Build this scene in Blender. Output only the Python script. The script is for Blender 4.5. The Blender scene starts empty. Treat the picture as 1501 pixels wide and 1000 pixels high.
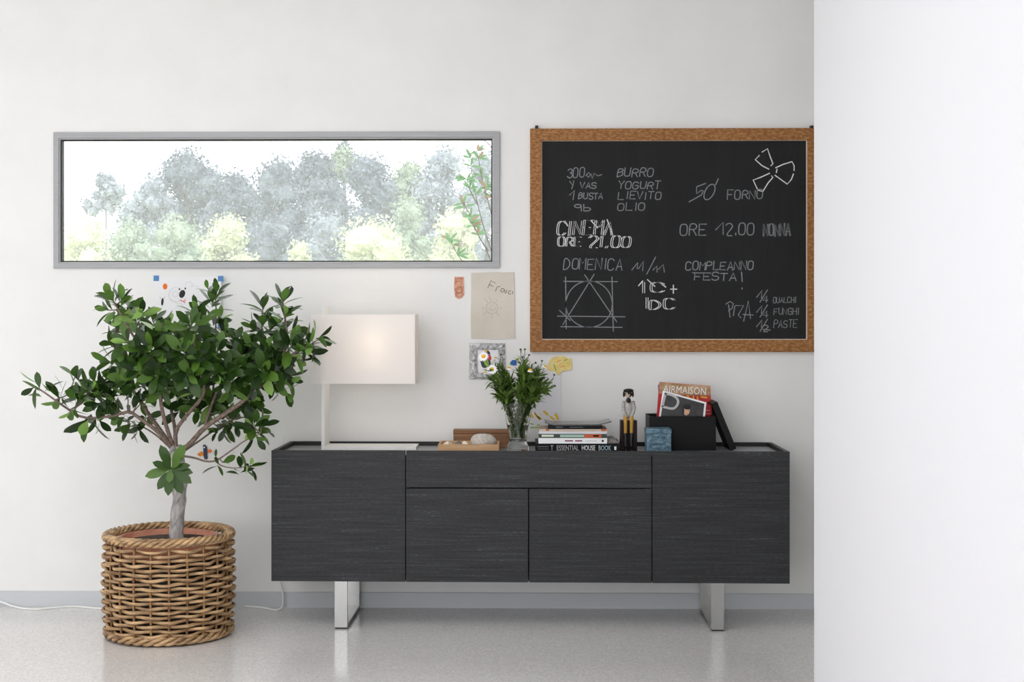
import bpy, bmesh, math, random
import numpy as np
from mathutils import Vector, Matrix, noise
R = math.radians
rng = random.Random(11)
scene = bpy.context.scene
col = scene.collection

# ------------------------------------------------------------------ camera
CY, CZ, F, PX, PY, YAW = -6.536, 1.326, 2085.0, 732.0, 468.0, R(1.0)
cd = bpy.data.cameras.new('camera'); cam = bpy.data.objects.new('camera', cd); col.objects.link(cam)
cam.location = (0, CY, CZ); cam.rotation_euler = (R(90), 0, YAW)
cd.sensor_width = 36; cd.lens = F / 1501 * 36
cd.shift_x = (750.5 - PX) / 1501; cd.shift_y = (PY - 500) / 1501
cd.clip_end = 400
scene.camera = cam

def P(px, py, Y):
    """point of the plane y = Y that the photograph shows at pixel (px, py)"""
    a, b = (px - PX) / F, (PY - py) / F
    dx = math.cos(YAW) * a - math.sin(YAW); dy = math.sin(YAW) * a + math.cos(YAW)
    t = (Y - CY) / dy
    return Vector((dx * t, Y, CZ + b * t))
def X(px, Y): return P(px, PY, Y).x
def Z(py, Y, px=750): return P(px, py, Y).z

# ------------------------------------------------------------------ sky and daylight
SKY = 3.3
w = bpy.data.worlds.new('sky'); scene.world = w; w.use_nodes = True
bg = w.node_tree.nodes['Background']; bg.inputs[0].default_value = (0.975, 0.972, 1.0, 1); bg.inputs[1].default_value = SKY
vs = scene.view_settings
vs.view_transform = 'Standard'; vs.look = 'None'; vs.gamma = 1; vs.use_curve_mapping = False
vs.exposure = -0.06
scene.cycles.max_bounces = 14; scene.cycles.diffuse_bounces = 6; scene.cycles.transparent_max_bounces = 24
scene.cycles.volume_bounces = 3
scene.cycles.use_denoising = True

# ------------------------------------------------------------------ materials
def lin(c):
    out = []
    for v in c[:3]:
        v /= 255.0
        out.append(v / 12.92 if v <= 0.04045 else ((v + 0.055) / 1.055) ** 2.4)
    return (*out, 1.0)
MC = {}
def mat(name, c, rough=0.6, metal=0.0, c2=None, scale=(8, 8, 8), detail=4, bump=0.0, contrast=(0.35, 0.65), coat=0.0, spec=0.5, noise_rough=0.6):
    if name in MC: return MC[name]
    m = bpy.data.materials.new(name); m.use_nodes = True
    nt = m.node_tree; b = nt.nodes['Principled BSDF']
    b.inputs['Base Color'].default_value = lin(c); b.inputs['Roughness'].default_value = rough
    b.inputs['Metallic'].default_value = metal; b.inputs['Coat Weight'].default_value = coat
    b.inputs['Specular IOR Level'].default_value = spec
    if c2 is not None or bump:
        tc = nt.nodes.new('ShaderNodeTexCoord'); mp = nt.nodes.new('ShaderNodeMapping')
        mp.inputs['Scale'].default_value = scale
        nt.links.new(tc.outputs['Object'], mp.inputs['Vector'])
        nz = nt.nodes.new('ShaderNodeTexNoise'); nz.inputs['Scale'].default_value = 1; nz.inputs['Detail'].default_value = detail
        nz.inputs['Roughness'].default_value = noise_rough
        nt.links.new(mp.outputs[0], nz.inputs['Vector'])
        if c2 is not None:
            r = nt.nodes.new('ShaderNodeValToRGB')
            r.color_ramp.elements[0].position, r.color_ramp.elements[1].position = contrast
            r.color_ramp.elements[0].color = lin(c); r.color_ramp.elements[1].color = lin(c2)
            nt.links.new(nz.outputs['Fac'], r.inputs['Fac']); nt.links.new(r.outputs[0], b.inputs['Base Color'])
        if bump:
            bp = nt.nodes.new('ShaderNodeBump'); bp.inputs['Strength'].default_value = bump; bp.inputs['Distance'].default_value = 0.004
            nt.links.new(nz.outputs['Fac'], bp.inputs['Height']); nt.links.new(bp.outputs[0], b.inputs['Normal'])
    MC[name] = m
    return m

def leaf_mat(name, top, under, rough=0.34, trans=0.10, spec=0.32):
    m = bpy.data.materials.new(name); m.use_nodes = True; nt = m.node_tree; b = nt.nodes['Principled BSDF']
    g = nt.nodes.new('ShaderNodeNewGeometry'); mx = nt.nodes.new('ShaderNodeMix'); mx.data_type = 'RGBA'
    mx.inputs[6].default_value = lin(top); mx.inputs[7].default_value = lin(under)
    nt.links.new(g.outputs['Backfacing'], mx.inputs[0]); nt.links.new(mx.outputs[2], b.inputs['Base Color'])
    b.inputs['Roughness'].default_value = rough; b.inputs['Specular IOR Level'].default_value = spec
    t = nt.nodes.new('ShaderNodeBsdfTranslucent'); t.inputs[0].default_value = lin(under)
    ms = nt.nodes.new('ShaderNodeMixShader'); ms.inputs[0].default_value = trans
    nt.links.new(b.outputs[0], ms.inputs[1]); nt.links.new(t.outputs[0], ms.inputs[2])
    nt.links.new(ms.outputs[0], nt.nodes['Material Output'].inputs[0])
    MC[name] = m
    return m

WALL = mat('white_wall_paint', (236, 236, 234), 0.7, c2=(232, 232, 230), scale=(3, 3, 3))
CEIL = mat('ceiling_paint', (240, 240, 238), 0.8)
SKIRT = mat('grey_skirting_paint', (200, 203, 206), 0.5)
ALU = mat('brushed_aluminium', (160, 161, 162), 0.45, 0.35, c2=(152, 153, 154), scale=(2, 2, 90))
BEAD = mat('aluminium_bead', (188, 188, 188), 0.5, 0.1)
RUBBER = mat('black_rubber', (22, 24, 25), 0.6)
BLACK = mat('black_satin', (12, 12, 13), 0.5)
def floor_material():
    m = bpy.data.materials.new('polished_terrazzo'); m.use_nodes = True; nt = m.node_tree; b = nt.nodes['Principled BSDF']
    tc = nt.nodes.new('ShaderNodeTexCoord')
    v = nt.nodes.new('ShaderNodeTexVoronoi'); v.inputs['Scale'].default_value = 130
    n = nt.nodes.new('ShaderNodeTexNoise'); n.inputs['Scale'].default_value = 260; n.inputs['Detail'].default_value = 3
    nb = nt.nodes.new('ShaderNodeTexNoise'); nb.inputs['Scale'].default_value = 1.6
    for x in (v, n, nb): nt.links.new(tc.outputs['Object'], x.inputs['Vector'])
    r = nt.nodes.new('ShaderNodeValToRGB'); r.color_ramp.elements[0].position = 0.15; r.color_ramp.elements[1].position = 0.95
    r.color_ramp.elements[0].color = lin((216, 214, 212)); r.color_ramp.elements[1].color = lin((238, 236, 234))
    nt.links.new(v.outputs['Color'], r.inputs['Fac'])
    r2 = nt.nodes.new('ShaderNodeValToRGB'); r2.color_ramp.elements[0].position = 0.34; r2.color_ramp.elements[1].position = 0.46
    r2.color_ramp.elements[0].color = lin((178, 175, 171)); r2.color_ramp.elements[1].color = (1, 1, 1, 1)
    nt.links.new(n.outputs['Fac'], r2.inputs['Fac'])
    mx = nt.nodes.new('ShaderNodeMix'); mx.data_type = 'RGBA'; mx.blend_type = 'MULTIPLY'; mx.inputs[0].default_value = 0.6
    nt.links.new(r.outputs[0], mx.inputs[6]); nt.links.new(r2.outputs[0], mx.inputs[7])
    nt.links.new(mx.outputs[2], b.inputs['Base Color'])
    b.inputs['Roughness'].default_value = 0.13; b.inputs['IOR'].default_value = 1.52
    return m
FLOOR = floor_material()
def charcoal_wood():
    m = bpy.data.materials.new('charcoal_oak_veneer'); m.use_nodes = True; nt = m.node_tree; b = nt.nodes['Principled BSDF']
    tc = nt.nodes.new('ShaderNodeTexCoord')
    def nz(scale, detail, rough):
        mp = nt.nodes.new('ShaderNodeMapping'); mp.inputs['Scale'].default_value = scale
        n = nt.nodes.new('ShaderNodeTexNoise'); n.inputs['Scale'].default_value = 1; n.inputs['Detail'].default_value = detail; n.inputs['Roughness'].default_value = rough
        nt.links.new(tc.outputs['Object'], mp.inputs[0]); nt.links.new(mp.outputs[0], n.inputs['Vector']); return n
    a = nz((3.5, 3.5, 120), 5, 0.65); f = nz((55, 55, 330), 3, 0.7); g = nz((1.6, 2, 14), 2, 0.5)
    mx = nt.nodes.new('ShaderNodeMath'); mx.operation = 'MULTIPLY_ADD'; mx.inputs[1].default_value = 0.55
    nt.links.new(a.outputs['Fac'], mx.inputs[0])
    m2 = nt.nodes.new('ShaderNodeMath'); m2.operation = 'MULTIPLY_ADD'; m2.inputs[1].default_value = 0.45; m2.inputs[2].default_value = 0
    nt.links.new(f.outputs['Fac'], m2.inputs[0]); nt.links.new(m2.outputs[0], mx.inputs[2])
    r = nt.nodes.new('ShaderNodeValToRGB'); cr = r.color_ramp
    cr.elements[0].position = 0.36; cr.elements[0].color = lin((22, 22, 23))
    cr.elements[1].position = 0.72; cr.elements[1].color = lin((112, 114, 116))
    e = cr.elements.new(0.52); e.color = lin((42, 43, 45)); e = cr.elements.new(0.60); e.color = lin((55, 56, 58))
    nt.links.new(mx.outputs[0], r.inputs[0]); nt.links.new(r.outputs[0], b.inputs['Base Color'])
    bp = nt.nodes.new('ShaderNodeBump'); bp.inputs['Strength'].default_value = 0.25; bp.inputs['Distance'].default_value = 0.002
    nt.links.new(mx.outputs[0], bp.inputs['Height']); nt.links.new(bp.outputs[0], b.inputs['Normal'])
    b.inputs['Roughness'].default_value = 0.55; b.inputs['Specular IOR Level'].default_value = 0.35
    return m
OAK = charcoal_wood()
TRAYGLASS = mat('satin_grey_glass_top', (138, 140, 143), 0.38, spec=0.6)
CHROME = mat('chrome_steel', (164, 164, 162), 0.24, 1.0)
WHITEM = mat('white_lacquered_metal', (228, 228, 224), 0.4)
PAPER = mat('white_paper', (236, 236, 238), 0.8)
CREAM = mat('cream_paper', (216, 209, 197), 0.85, c2=(208, 200, 186), scale=(6, 6, 6))
TAPE = mat('blue_tape', (88, 142, 196), 0.6, c2=(70, 122, 178), scale=(150, 150, 150))
GRAPH = mat('graphite', (74, 74, 76), 0.7)
GRAPHL = mat('light_graphite', (160, 156, 150), 0.7)
GRAPHP = mat('pale_graphite', (190, 190, 192), 0.7)
ORANGE = mat('orange_crayon', (235, 110, 20), 0.6); RED = mat('red_crayon', (214, 58, 74), 0.6)
YELLOW = mat('yellow_crayon', (232, 190, 40), 0.6); GREEN = mat('green_crayon', (140, 175, 60), 0.6)
NAVY = mat('navy_paint', (24, 38, 70), 0.5); BLUE = mat('blue_paint', (28, 92, 165), 0.5)
DGREEN = mat('dark_green_paint', (24, 66, 48), 0.5); BRED = mat('red_paint', (190, 52, 50), 0.5)
WHITE = mat('white_ink', (240, 240, 240), 0.6); SILVER = mat('silver_ink', (180, 178, 178), 0.5)
INK = mat('black_ink', (18, 18, 20), 0.6)
CHALK = mat('chalk_line', (150, 152, 154), 0.95, c2=(96, 98, 100), scale=(240, 240, 240), contrast=(0.4, 0.7))
CHALKB = mat('bright_chalk_line', (226, 226, 226), 0.95, c2=(150, 151, 152), scale=(240, 240, 240), contrast=(0.5, 0.75))
SLATE = mat('blackboard_slate', (27, 28, 29), 0.75, c2=(33, 34, 35), scale=(40, 40, 2.0), contrast=(0.3, 0.7), spec=0.3)
FRAMEW = mat('worn_pine_frame', (134, 80, 26), 0.6, c2=(186, 140, 84), scale=(54, 110, 110), detail=6, contrast=(0.42, 0.72), bump=0.5)
FRAMEL = mat('lit_frame_edge', (222, 212, 196), 0.6)
WICKER = mat('willow_cane', (108, 76, 46), 0.42, c2=(216, 180, 134), scale=(12, 12, 62), detail=4, contrast=(0.32, 0.68), bump=0.15)
WICKERD = mat('dark_willow_cane', (112, 72, 38), 0.45, c2=(176, 134, 84), scale=(26, 26, 10), detail=3, contrast=(0.35, 0.7))
TERRA = mat('terracotta', (190, 122, 98), 0.8, c2=(206, 146, 122), scale=(20, 20, 20))
SOIL = mat('potting_soil', (38, 30, 24), 0.95, c2=(66, 52, 40), scale=(90, 90, 90), bump=1.0)
BARK = mat('grey_bark', (134, 130, 127), 0.8, c2=(188, 184, 181), scale=(60, 60, 24), bump=0.6)
TWIG = mat('brown_twig', (92, 76, 68), 0.8, c2=(136, 118, 106), scale=(80, 80, 80))
LEAFS = [leaf_mat('dark_ficus_leaf', (30, 52, 18), (84, 118, 54)), leaf_mat('ficus_leaf', (46, 74, 22), (98, 136, 62)),
         leaf_mat('bright_ficus_leaf', (74, 106, 36), (128, 166, 84)), leaf_mat('young_ficus_leaf', (128, 164, 78), (170, 198, 120))]
DAISYLEAF = leaf_mat('daisy_leaf', (84, 112, 42), (104, 134, 58), 0.5, 0.2)
STEM = mat('green_stem', (84, 108, 48), 0.6); BUD = mat('green_bud', (60, 70, 34), 0.6)
PETAL = mat('white_petal', (245, 245, 245), 0.6); DISC = mat('yellow_disc', (242, 196, 40), 0.7, c2=(226, 156, 16), scale=(300, 300, 300))
LWOOD = mat('pale_oak', (196, 160, 120), 0.6, c2=(176, 138, 98), scale=(5, 60, 60), detail=5)
BWOOD = mat('walnut_brown', (146, 104, 68), 0.6, c2=(116, 78, 48), scale=(5, 50, 50), detail=5)
STONE = mat('speckled_stone', (168, 160, 150), 0.8, c2=(214, 208, 200), scale=(120, 120, 120), bump=0.4)
SHELL = mat('white_shell', (236, 228, 216), 0.5, c2=(214, 202, 186), scale=(60, 60, 60))
DSHELL = mat('dark_pebble', (92, 86, 80), 0.6, c2=(130, 124, 116), scale=(90, 90, 90))
PAGES = mat('book_pages', (226, 218, 202), 0.8, c2=(206, 196, 178), scale=(4, 4, 700))
LEATHER = mat('black_leatherette', (13, 13, 14), 0.5, bump=0.15, spec=0.22, scale=(220, 220, 220))

# ------------------------------------------------------------------ mesh builder
ORG = {}
def setp(o, label=None, cat=None, group=None, kind=None):
    if label: o['label'] = label
    if cat: o['category'] = cat
    if group: o['group'] = group
    if kind: o['kind'] = kind
    return o
def thing(name, label, cat, loc, group=None, rz=0):
    o = bpy.data.objects.new(name, None); o.location = loc; o.rotation_euler = (0, 0, rz); o.empty_display_size = 0.05
    col.objects.link(o); ORG[o.name] = Vector(loc)
    return setp(o, label, cat, group)
class MB:
    def __init__(s): s.v = []; s.f = []; s.m = []; s.sm = []
    def add(s, verts, faces, mi=0, smooth=False):
        k = len(s.v); s.v += [Vector(q) for q in verts]
        for f in faces: s.f.append(tuple(i + k for i in f)); s.m.append(mi); s.sm.append(smooth)
    def box(s, x0, x1, y0, y1, z0, z1, mi=0, M=None):
        vs = [Vector((x, y, z)) for z in (z0, z1) for y in (y0, y1) for x in (x0, x1)]
        if M: vs = [M @ q for q in vs]
        s.add(vs, [(0, 2, 3, 1), (4, 5, 7, 6), (0, 1, 5, 4), (2, 6, 7, 3), (0, 4, 6, 2), (1, 3, 7, 5)], mi)
    def prism(s, pts, y0, y1, mi=0):
        """outline pts (x, z), counter-clockwise seen from the front (-y), extruded from y0 (front) to y1"""
        n = len(pts)
        s.add([(x, y0, z) for x, z in pts] + [(x, y1, z) for x, z in pts],
              [tuple(range(n)), tuple(range(2 * n - 1, n - 1, -1))] + [(i, i + n, (i + 1) % n + n, (i + 1) % n) for i in range(n)], mi)
    def ring(s, o, i, y0, y1, mi=0):
        """rectangular ring o=(x0,x1,z0,z1) around i, from front y0 to back y1"""
        def c(r, y): return [(r[0], y, r[2]), (r[1], y, r[2]), (r[1], y, r[3]), (r[0], y, r[3])]
        f = []
        for k in range(4):
            n = (k + 1) % 4
            f += [(k, n, 4 + n, 4 + k), (8 + n, 8 + k, 12 + k, 12 + n), (k, 8 + k, 8 + n, n), (4 + n, 12 + n, 12 + k, 4 + k)]
        s.add(c(o, y0) + c(i, y0) + c(o, y1) + c(i, y1), f, mi)
    def tube(s, path, rad, n=8, mi=0, caps=True, closed=False, flat=1.0):
        path = [Vector(q) for q in path]; m = len(path)
        if not hasattr(rad, '__len__'): rad = [rad] * m
        ref = None; vs = []
        for k in range(m):
            a = path[(k - 1) % m] if (closed or k > 0) else path[k]; b = path[(k + 1) % m] if (closed or k < m - 1) else path[k]
            d = b - a
            d = d.normalized() if d.length > 1e-9 else Vector((0, 0, 1))
            if ref is None:
                ref = Vector((0, 0, 1)) if abs(d.z) < 0.9 else Vector((1, 0, 0))
            u = (ref - d * ref.dot(d))
            u = u.normalized() if u.length > 1e-6 else d.orthogonal().normalized()
            ref = u; v = d.cross(u)
            for j in range(n):
                t = 2 * math.pi * j / n
                vs.append(path[k] + (u * math.cos(t) + v * math.sin(t) * flat) * rad[k])
        fs = []
        for k in range(m if closed else m - 1):
            for j in range(n):
                a = k * n + j; b = k * n + (j + 1) % n; k2 = (k + 1) % m
                fs.append((a, b, k2 * n + (j + 1) % n, k2 * n + j))
        if caps and not closed:
            fs.append(tuple(range(n - 1, -1, -1))); fs.append(tuple((m - 1) * n + j for j in range(n)))
        s.add(vs, fs, mi, True)
    def lathe(s, prof, c, n=32, mi=0, closed=False):
        c = Vector(c); m = len(prof); vs = []
        for r, z in prof:
            for j in range(n):
                t = 2 * math.pi * j / n; vs.append(c + Vector((r * math.cos(t), r * math.sin(t), z)))
        fs = [(k * n + j, k * n + (j + 1) % n, (k + 1) % m * n + (j + 1) % n, (k + 1) % m * n + j) for k in range(m if closed else m - 1) for j in range(n)]
        if not closed:
            fs += [tuple(range(n - 1, -1, -1)), tuple((m - 1) * n + j for j in range(n))]
        s.add(vs, fs, mi, True)
    def blob(s, c, r, seed=0, rough=0.0, nu=16, nv=10, mi=0, M=None):
        c = Vector(c); vs = []; fs = []
        for i in range(nv + 1):
            for j in range(nu):
                a = math.pi * i / nv; b = 2 * math.pi * j / nu
                d = Vector((math.sin(a) * math.cos(b), math.sin(a) * math.sin(b), math.cos(a)))
                k = 1 + rough * noise.noise(d * 1.6 + Vector((seed * 7.3, seed, 0)))
                q = Vector((d.x * r[0], d.y * r[1], d.z * r[2])) * k
                vs.append(c + (M @ q if M else q))
        for i in range(nv):
            for j in range(nu):
                fs.append((i * nu + j, (i + 1) * nu + j, (i + 1) * nu + (j + 1) % nu, i * nu + (j + 1) % nu))
        s.add(vs, fs, mi, True)
    def stroke(s, pts, wd, y, th=0.0005, mi=0):
        """drawn line: flat ribbon through (x, z) points, its back on the plane y, raised towards the viewer"""
        n = len(pts)
        if n < 2: return
        vs = []
        for k in range(n):
            a = Vector(pts[max(k - 1, 0)]); b = Vector(pts[min(k + 1, n - 1)]); d = b - a
            d = d.normalized() if d.length > 1e-9 else Vector((1, 0))
            q = Vector(pts[k])
            if k == 0: q = q - d * wd * 0.3
            if k == n - 1: q = q + d * wd * 0.3
            nn = Vector((-d.y, d.x)) * wd * 0.5
            for sgn, yy in ((1, y - th), (-1, y - th), (-1, y), (1, y)):
                vs.append((q.x + nn.x * sgn, yy, q.y + nn.y * sgn))
        fs = [(3, 2, 1, 0), (4 * n - 4, 4 * n - 3, 4 * n - 2, 4 * n - 1)]
        for k in range(n - 1):
            for j in range(4):
                fs.append((4 * k + j, 4 * k + (j + 1) % 4, 4 * k + 4 + (j + 1) % 4, 4 * k + 4 + j))
        s.add(vs, fs, mi)
    def leaf(s, base, d, nrm, L, W, mi=0, fold=0.18, curl=0.15, ns=6, pet=0.12, shape=0.62, prof=0.85):
        d = d.normalized(); nrm = (nrm - d * nrm.dot(d))
        nrm = nrm.normalized() if nrm.length > 1e-5 else d.orthogonal().normalized()
        side = d.cross(nrm); vs = []
        for k in range(ns + 1):
            t = k / ns
            if t < pet: wv = 0.02 * W
            else:
                u = (t - pet) / (1 - pet); wv = W * 0.5 * max(math.sin(math.pi * u ** prof), 0.0) ** shape
            wv = max(wv, 0.012 * W)
            c = base + d * (L * t) - nrm * (curl * L * t * t)
            vs += [c + side * wv + nrm * (wv * fold), c, c - side * wv + nrm * (wv * fold)]
        fs = []
        for k in range(ns):
            a = 3 * k
            fs += [(a, a + 3, a + 4, a + 1), (a + 1, a + 4, a + 5, a + 2)]
        s.add(vs, fs, mi, True)
    def build(s, name, mats, parent=None, origin=None, bevel=0.0, seg=2, label=None, kind=None, world=True):
        if not isinstance(mats, (list, tuple)): mats = [mats]
        o0 = Vector((0, 0, 0))
        if parent is not None and world: o0 = ORG[parent.name]
        elif origin is not None: o0 = Vector(origin)
        me = bpy.data.meshes.new(name)
        me.from_pydata([tuple(q - o0) for q in s.v], [], s.f)
        for m in mats: me.materials.append(m)
        me.polygons.foreach_set('material_index', s.m); me.polygons.foreach_set('use_smooth', s.sm)
        me.update()
        o = bpy.data.objects.new(name, me); col.objects.link(o)
        if parent is not None:
            o.parent = parent; ORG[o.name] = ORG[parent.name]
        else:
            o.location = o0; ORG[o.name] = o0
        if bevel:
            b = o.modifiers.new('bevel', 'BEVEL'); b.width = bevel; b.segments = seg; b.limit_method = 'ANGLE'; b.angle_limit = R(40)
        if label: o['label'] = label
        if kind: o['kind'] = kind
        return o
def box_part(name, m, parent, x0, x1, y0, y1, z0, z1, bevel=0.0, **k):
    b = MB(); b.box(x0, x1, y0, y1, z0, z1); return b.build(name, m, parent, bevel=bevel, **k)
def text_part(name, body, m, parent, size, M, extrude=0.0003, sx=1.0):
    """printed lettering as a thin mesh; M places the text's own x-y plane"""
    c = bpy.data.curves.new('lettering', 'FONT'); c.body = body; c.size = size; c.extrude = extrude; c.resolution_u = 2
    c.align_x = 'CENTER'; c.align_y = 'CENTER'
    t = bpy.data.objects.new('lettering', c); col.objects.link(t)
    dg = bpy.context.evaluated_depsgraph_get(); dg.update()
    me = bpy.data.meshes.new_from_object(t.evaluated_get(dg))
    bpy.data.objects.remove(t); bpy.data.curves.remove(c)
    me.transform(Matrix.Translation(-ORG[parent.name]) @ M @ Matrix.Diagonal((sx, 1, 1, 1)))
    me.materials.clear(); me.materials.append(m); me.name = name
    o = bpy.data.objects.new(name, me); col.objects.link(o); o.parent = parent; ORG[o.name] = ORG[parent.name]
    return o
FRONT = Matrix.Rotation(R(90), 4, 'X')      # text upright, facing the viewer (-y)
def at(x, y, z): return Matrix.Translation((x, y, z)) @ FRONT

# ------------------------------------------------------------------ the setting
XL, XR, YB, H = -6.0, 3.2, -9.5, 3.1
def struct(name, b, m, **k):
    o = b.build(name, m, **k); o['kind'] = 'structure'; return o
b = MB(); b.box(XL - .12, XR + .12, YB - .12, 0.06, -0.12, 0.0); struct('floor', b, FLOOR)
b = MB(); b.box(XL - .12, XR + .12, YB - .12, -5.2, H, H + .12); b.box(XL - .12, XR + .12, -2.5, 0.06, H, H + .12); b.box(XL - .12, -3.6, -5.2, -2.5, H, H + .12); b.box(-.3, XR + .12, -5.2, -2.5, H, H + .12)
struct('ceiling', b, CEIL)
# strip window: outer and glazing rectangles on the back wall
wo = (X(79.5, 0), X(732.5, 0), Z(393, 0), Z(193, 0)); wi = (X(90, -.004), X(720.5, -.004), Z(382.5, -.004), Z(204.5, -.004))
b = MB(); e = 0.012
hx0, hx1, hz0, hz1 = wo[0] + e, wo[1] - e, wo[2] + e, wo[3] - e
b.box(XL, hx0, 0, .06, 0, H); b.box(hx1, XR, 0, .06, 0, H); b.box(hx0, hx1, 0, .06, 0, hz0); b.box(hx0, hx1, 0, .06, hz1, H)
struct('wall_back', b, WALL)
b = MB(); b.box(XL - .12, XL, YB, -7.2, 0, H); b.box(XL - .12, XL, -2.4, 0.06, 0, H); b.box(XL - .12, XL, -7.2, -2.4, 0, 0.8); b.box(XL - .12, XL, -7.2, -2.4, 2.45, H)
struct('wall_left', b, WALL)
b = MB(); b.box(XL, -5.7, YB - .12, YB, 0, H); b.box(.9, 1.5, YB - .12, YB, 0, H); b.box(3.0, XR, YB - .12, YB, 0, H); b.box(-5.7, .9, YB - .12, YB, 0, .1); b.box(-5.7, .9, YB - .12, YB, 2.9, H); b.box(1.5, 3.0, YB - .12, YB, 0, .1); b.box(1.5, 3.0, YB - .12, YB, 2.9, H)
struct('wall_behind', b, WALL)
b = MB(); b.box(XR, XR + .12, YB, 0.06, 0, H); struct('wall_far_right', b, WALL)
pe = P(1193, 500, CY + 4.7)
b = MB(); b.box(pe.x, pe.x + .14, YB, pe.y, 0, H); struct('wall_right', b, mat('dimmed_wall_paint', (222, 222, 225), .7), bevel=0.004)  # wall white greyed down in colour to offset the strong light here
b = MB(); b.box(XL, XR, -0.014, -0.0005, 0, Z(869.5, -.014)); struct('baseboard_back', b, SKIRT)
wn = thing('window_1', 'long horizontal strip window with grey aluminium frame in the white wall', 'window', ((wo[0] + wo[1]) / 2, 0, wo[2]))
wn['kind'] = 'structure'
mid = (wi[0] - .009, wi[1] + .009, wi[2] - .009, wi[3] + .009)
b = MB(); b.ring(wo, mid, -0.014, 0.05); b.build('window_frame', ALU, wn, bevel=0.0015)
b = MB(); b.ring(mid, (wi[0] - .004, wi[1] + .004, wi[2] - .004, wi[3] + .004), -0.008, 0.05); b.build('glazing_bead', BEAD, wn, bevel=0.001)
b = MB(); b.ring((wi[0] - .004, wi[1] + .004, wi[2] - .004, wi[3] + .004), (wi[0] + .0015, wi[1] - .0015, wi[2] + .0015, wi[3] - .0015), -0.004, 0.03); b.build('gasket', RUBBER, wn)
gm = bpy.data.materials.new('window_glass'); gm.use_nodes = True; nt = gm.node_tree; nt.nodes.remove(nt.nodes['Principled BSDF'])
tr = nt.nodes.new('ShaderNodeBsdfTransparent'); tr.inputs[0].default_value = (.97, .98, .98, 1); gl = nt.nodes.new('ShaderNodeBsdfGlossy'); gl.inputs['Roughness'].default_value = 0.02
lw = nt.nodes.new('ShaderNodeFresnel'); lw.inputs[0].default_value = 1.16; ms = nt.nodes.new('ShaderNodeMixShader')
nt.links.new(lw.outputs[0], ms.inputs[0]); nt.links.new(tr.outputs[0], ms.inputs[1]); nt.links.new(gl.outputs[0], ms.inputs[2]); nt.links.new(ms.outputs[0], nt.nodes['Material Output'].inputs[0])
b = MB(); b.box(wi[0] - .003, wi[1] + .003, 0.006, 0.012, wi[2] - .003, wi[3] + .003); b.build('pane', gm, wn)

# ------------------------------------------------------------------ sideboard
yF = CY + 6.035; SH = -0.55
pl, pr = P(397, 661.5, yF), P(1157, 661.5, yF)
SW = (pr.x - pl.x); ST = 0.766; SB = 0.209; SD = 0.468
sb = thing('sideboard', 'long charcoal oak sideboard on chrome sled legs against the white wall', 'sideboard', ((pl.x + pr.x) / 2, yF, 0), rz=R(SH))
hw = SW / 2
def sx(px): return X(px, yF) - (pl.x + pr.x) / 2
def part(name, m, x0, x1, y0, y1, z0, z1, parent=None, bevel=0.0012, **k):
    b = MB(); b.box(x0, x1, y0, y1, z0, z1); return b.build(name, m, parent or sb, bevel=bevel, world=False, **k)
b = MB(); t = .018
b.box(-hw + .002, hw - .002, .02, SD, SB + .002, SB + t); b.box(-hw + .002, hw - .002, SD - .01, SD, SB, ST - .03)
for q in (-hw + .002, sx(594.5) - .009, sx(955.5) - .009, hw - .002 - t): b.box(q, q + t, .02, SD - .01, SB + .002, ST - .021)
b.box(-hw + .002, hw - .002, .02, SD, ST - .04, ST - .0215)
b.build('carcass', OAK, sb, world=False)
g = .0022
zd = Z(716, yF)
part('left_door', OAK, -hw, sx(594.5) - g, 0, .02, SB, ST)
part('right_door', OAK, sx(955.5) + g, hw, 0, .02, SB, ST)
part('drawer_front', OAK, sx(594.5) + g, sx(955.5) - g, 0, .02, zd + g, ST)
part('door', OAK, sx(594.5) + g, sx(775) - g, 0, .02, SB, zd - g)
part('door', OAK, sx(775) + g, sx(955.5) - g, 0, .02, SB, zd - g)
part('glass_top', TRAYGLASS, -hw + .018, hw - .018, .0215, SD - .016, ST - .0215, ST - .018)
b = MB(); b.box(-hw, -hw + .018, .0205, SD, ST - .021, ST); b.box(hw - .018, hw, .0205, SD, ST - .021, ST); b.box(-hw + .018, hw - .018, SD - .016, SD, ST - .021, ST)
b.build('tray_rim', BLACK, sb, bevel=.001, world=False)
for (a0, a1) in ((488.5, 507.5), (1043.5, 1062.5)):
    x0, x1 = sx(a0), sx(a1); q = .012
    lg = MB(); yA, yB_ = .03, .452
    lg.box(x0, x1, yA, yA + q, .006, SB); lg.box(x0, x1, yB_ - q, yB_, .006, SB); lg.box(x0, x1, yA + q, yB_ - q, .006, .006 + q); lg.box(x0, x1, yA + q, yB_ - q, SB - q, SB)
    lo = lg.build('leg_frame', CHROME, sb, bevel=.0008, world=False)
    for yg in (yA + .001, yB_ - .04):
        f = MB(); f.box(x0 + .002, x1 - .002, yg, yg + .039, 0, .006); f.build('glide', RUBBER, lo, world=False)
TZ = ST - .018 + .0003    # level of the glass top

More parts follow.
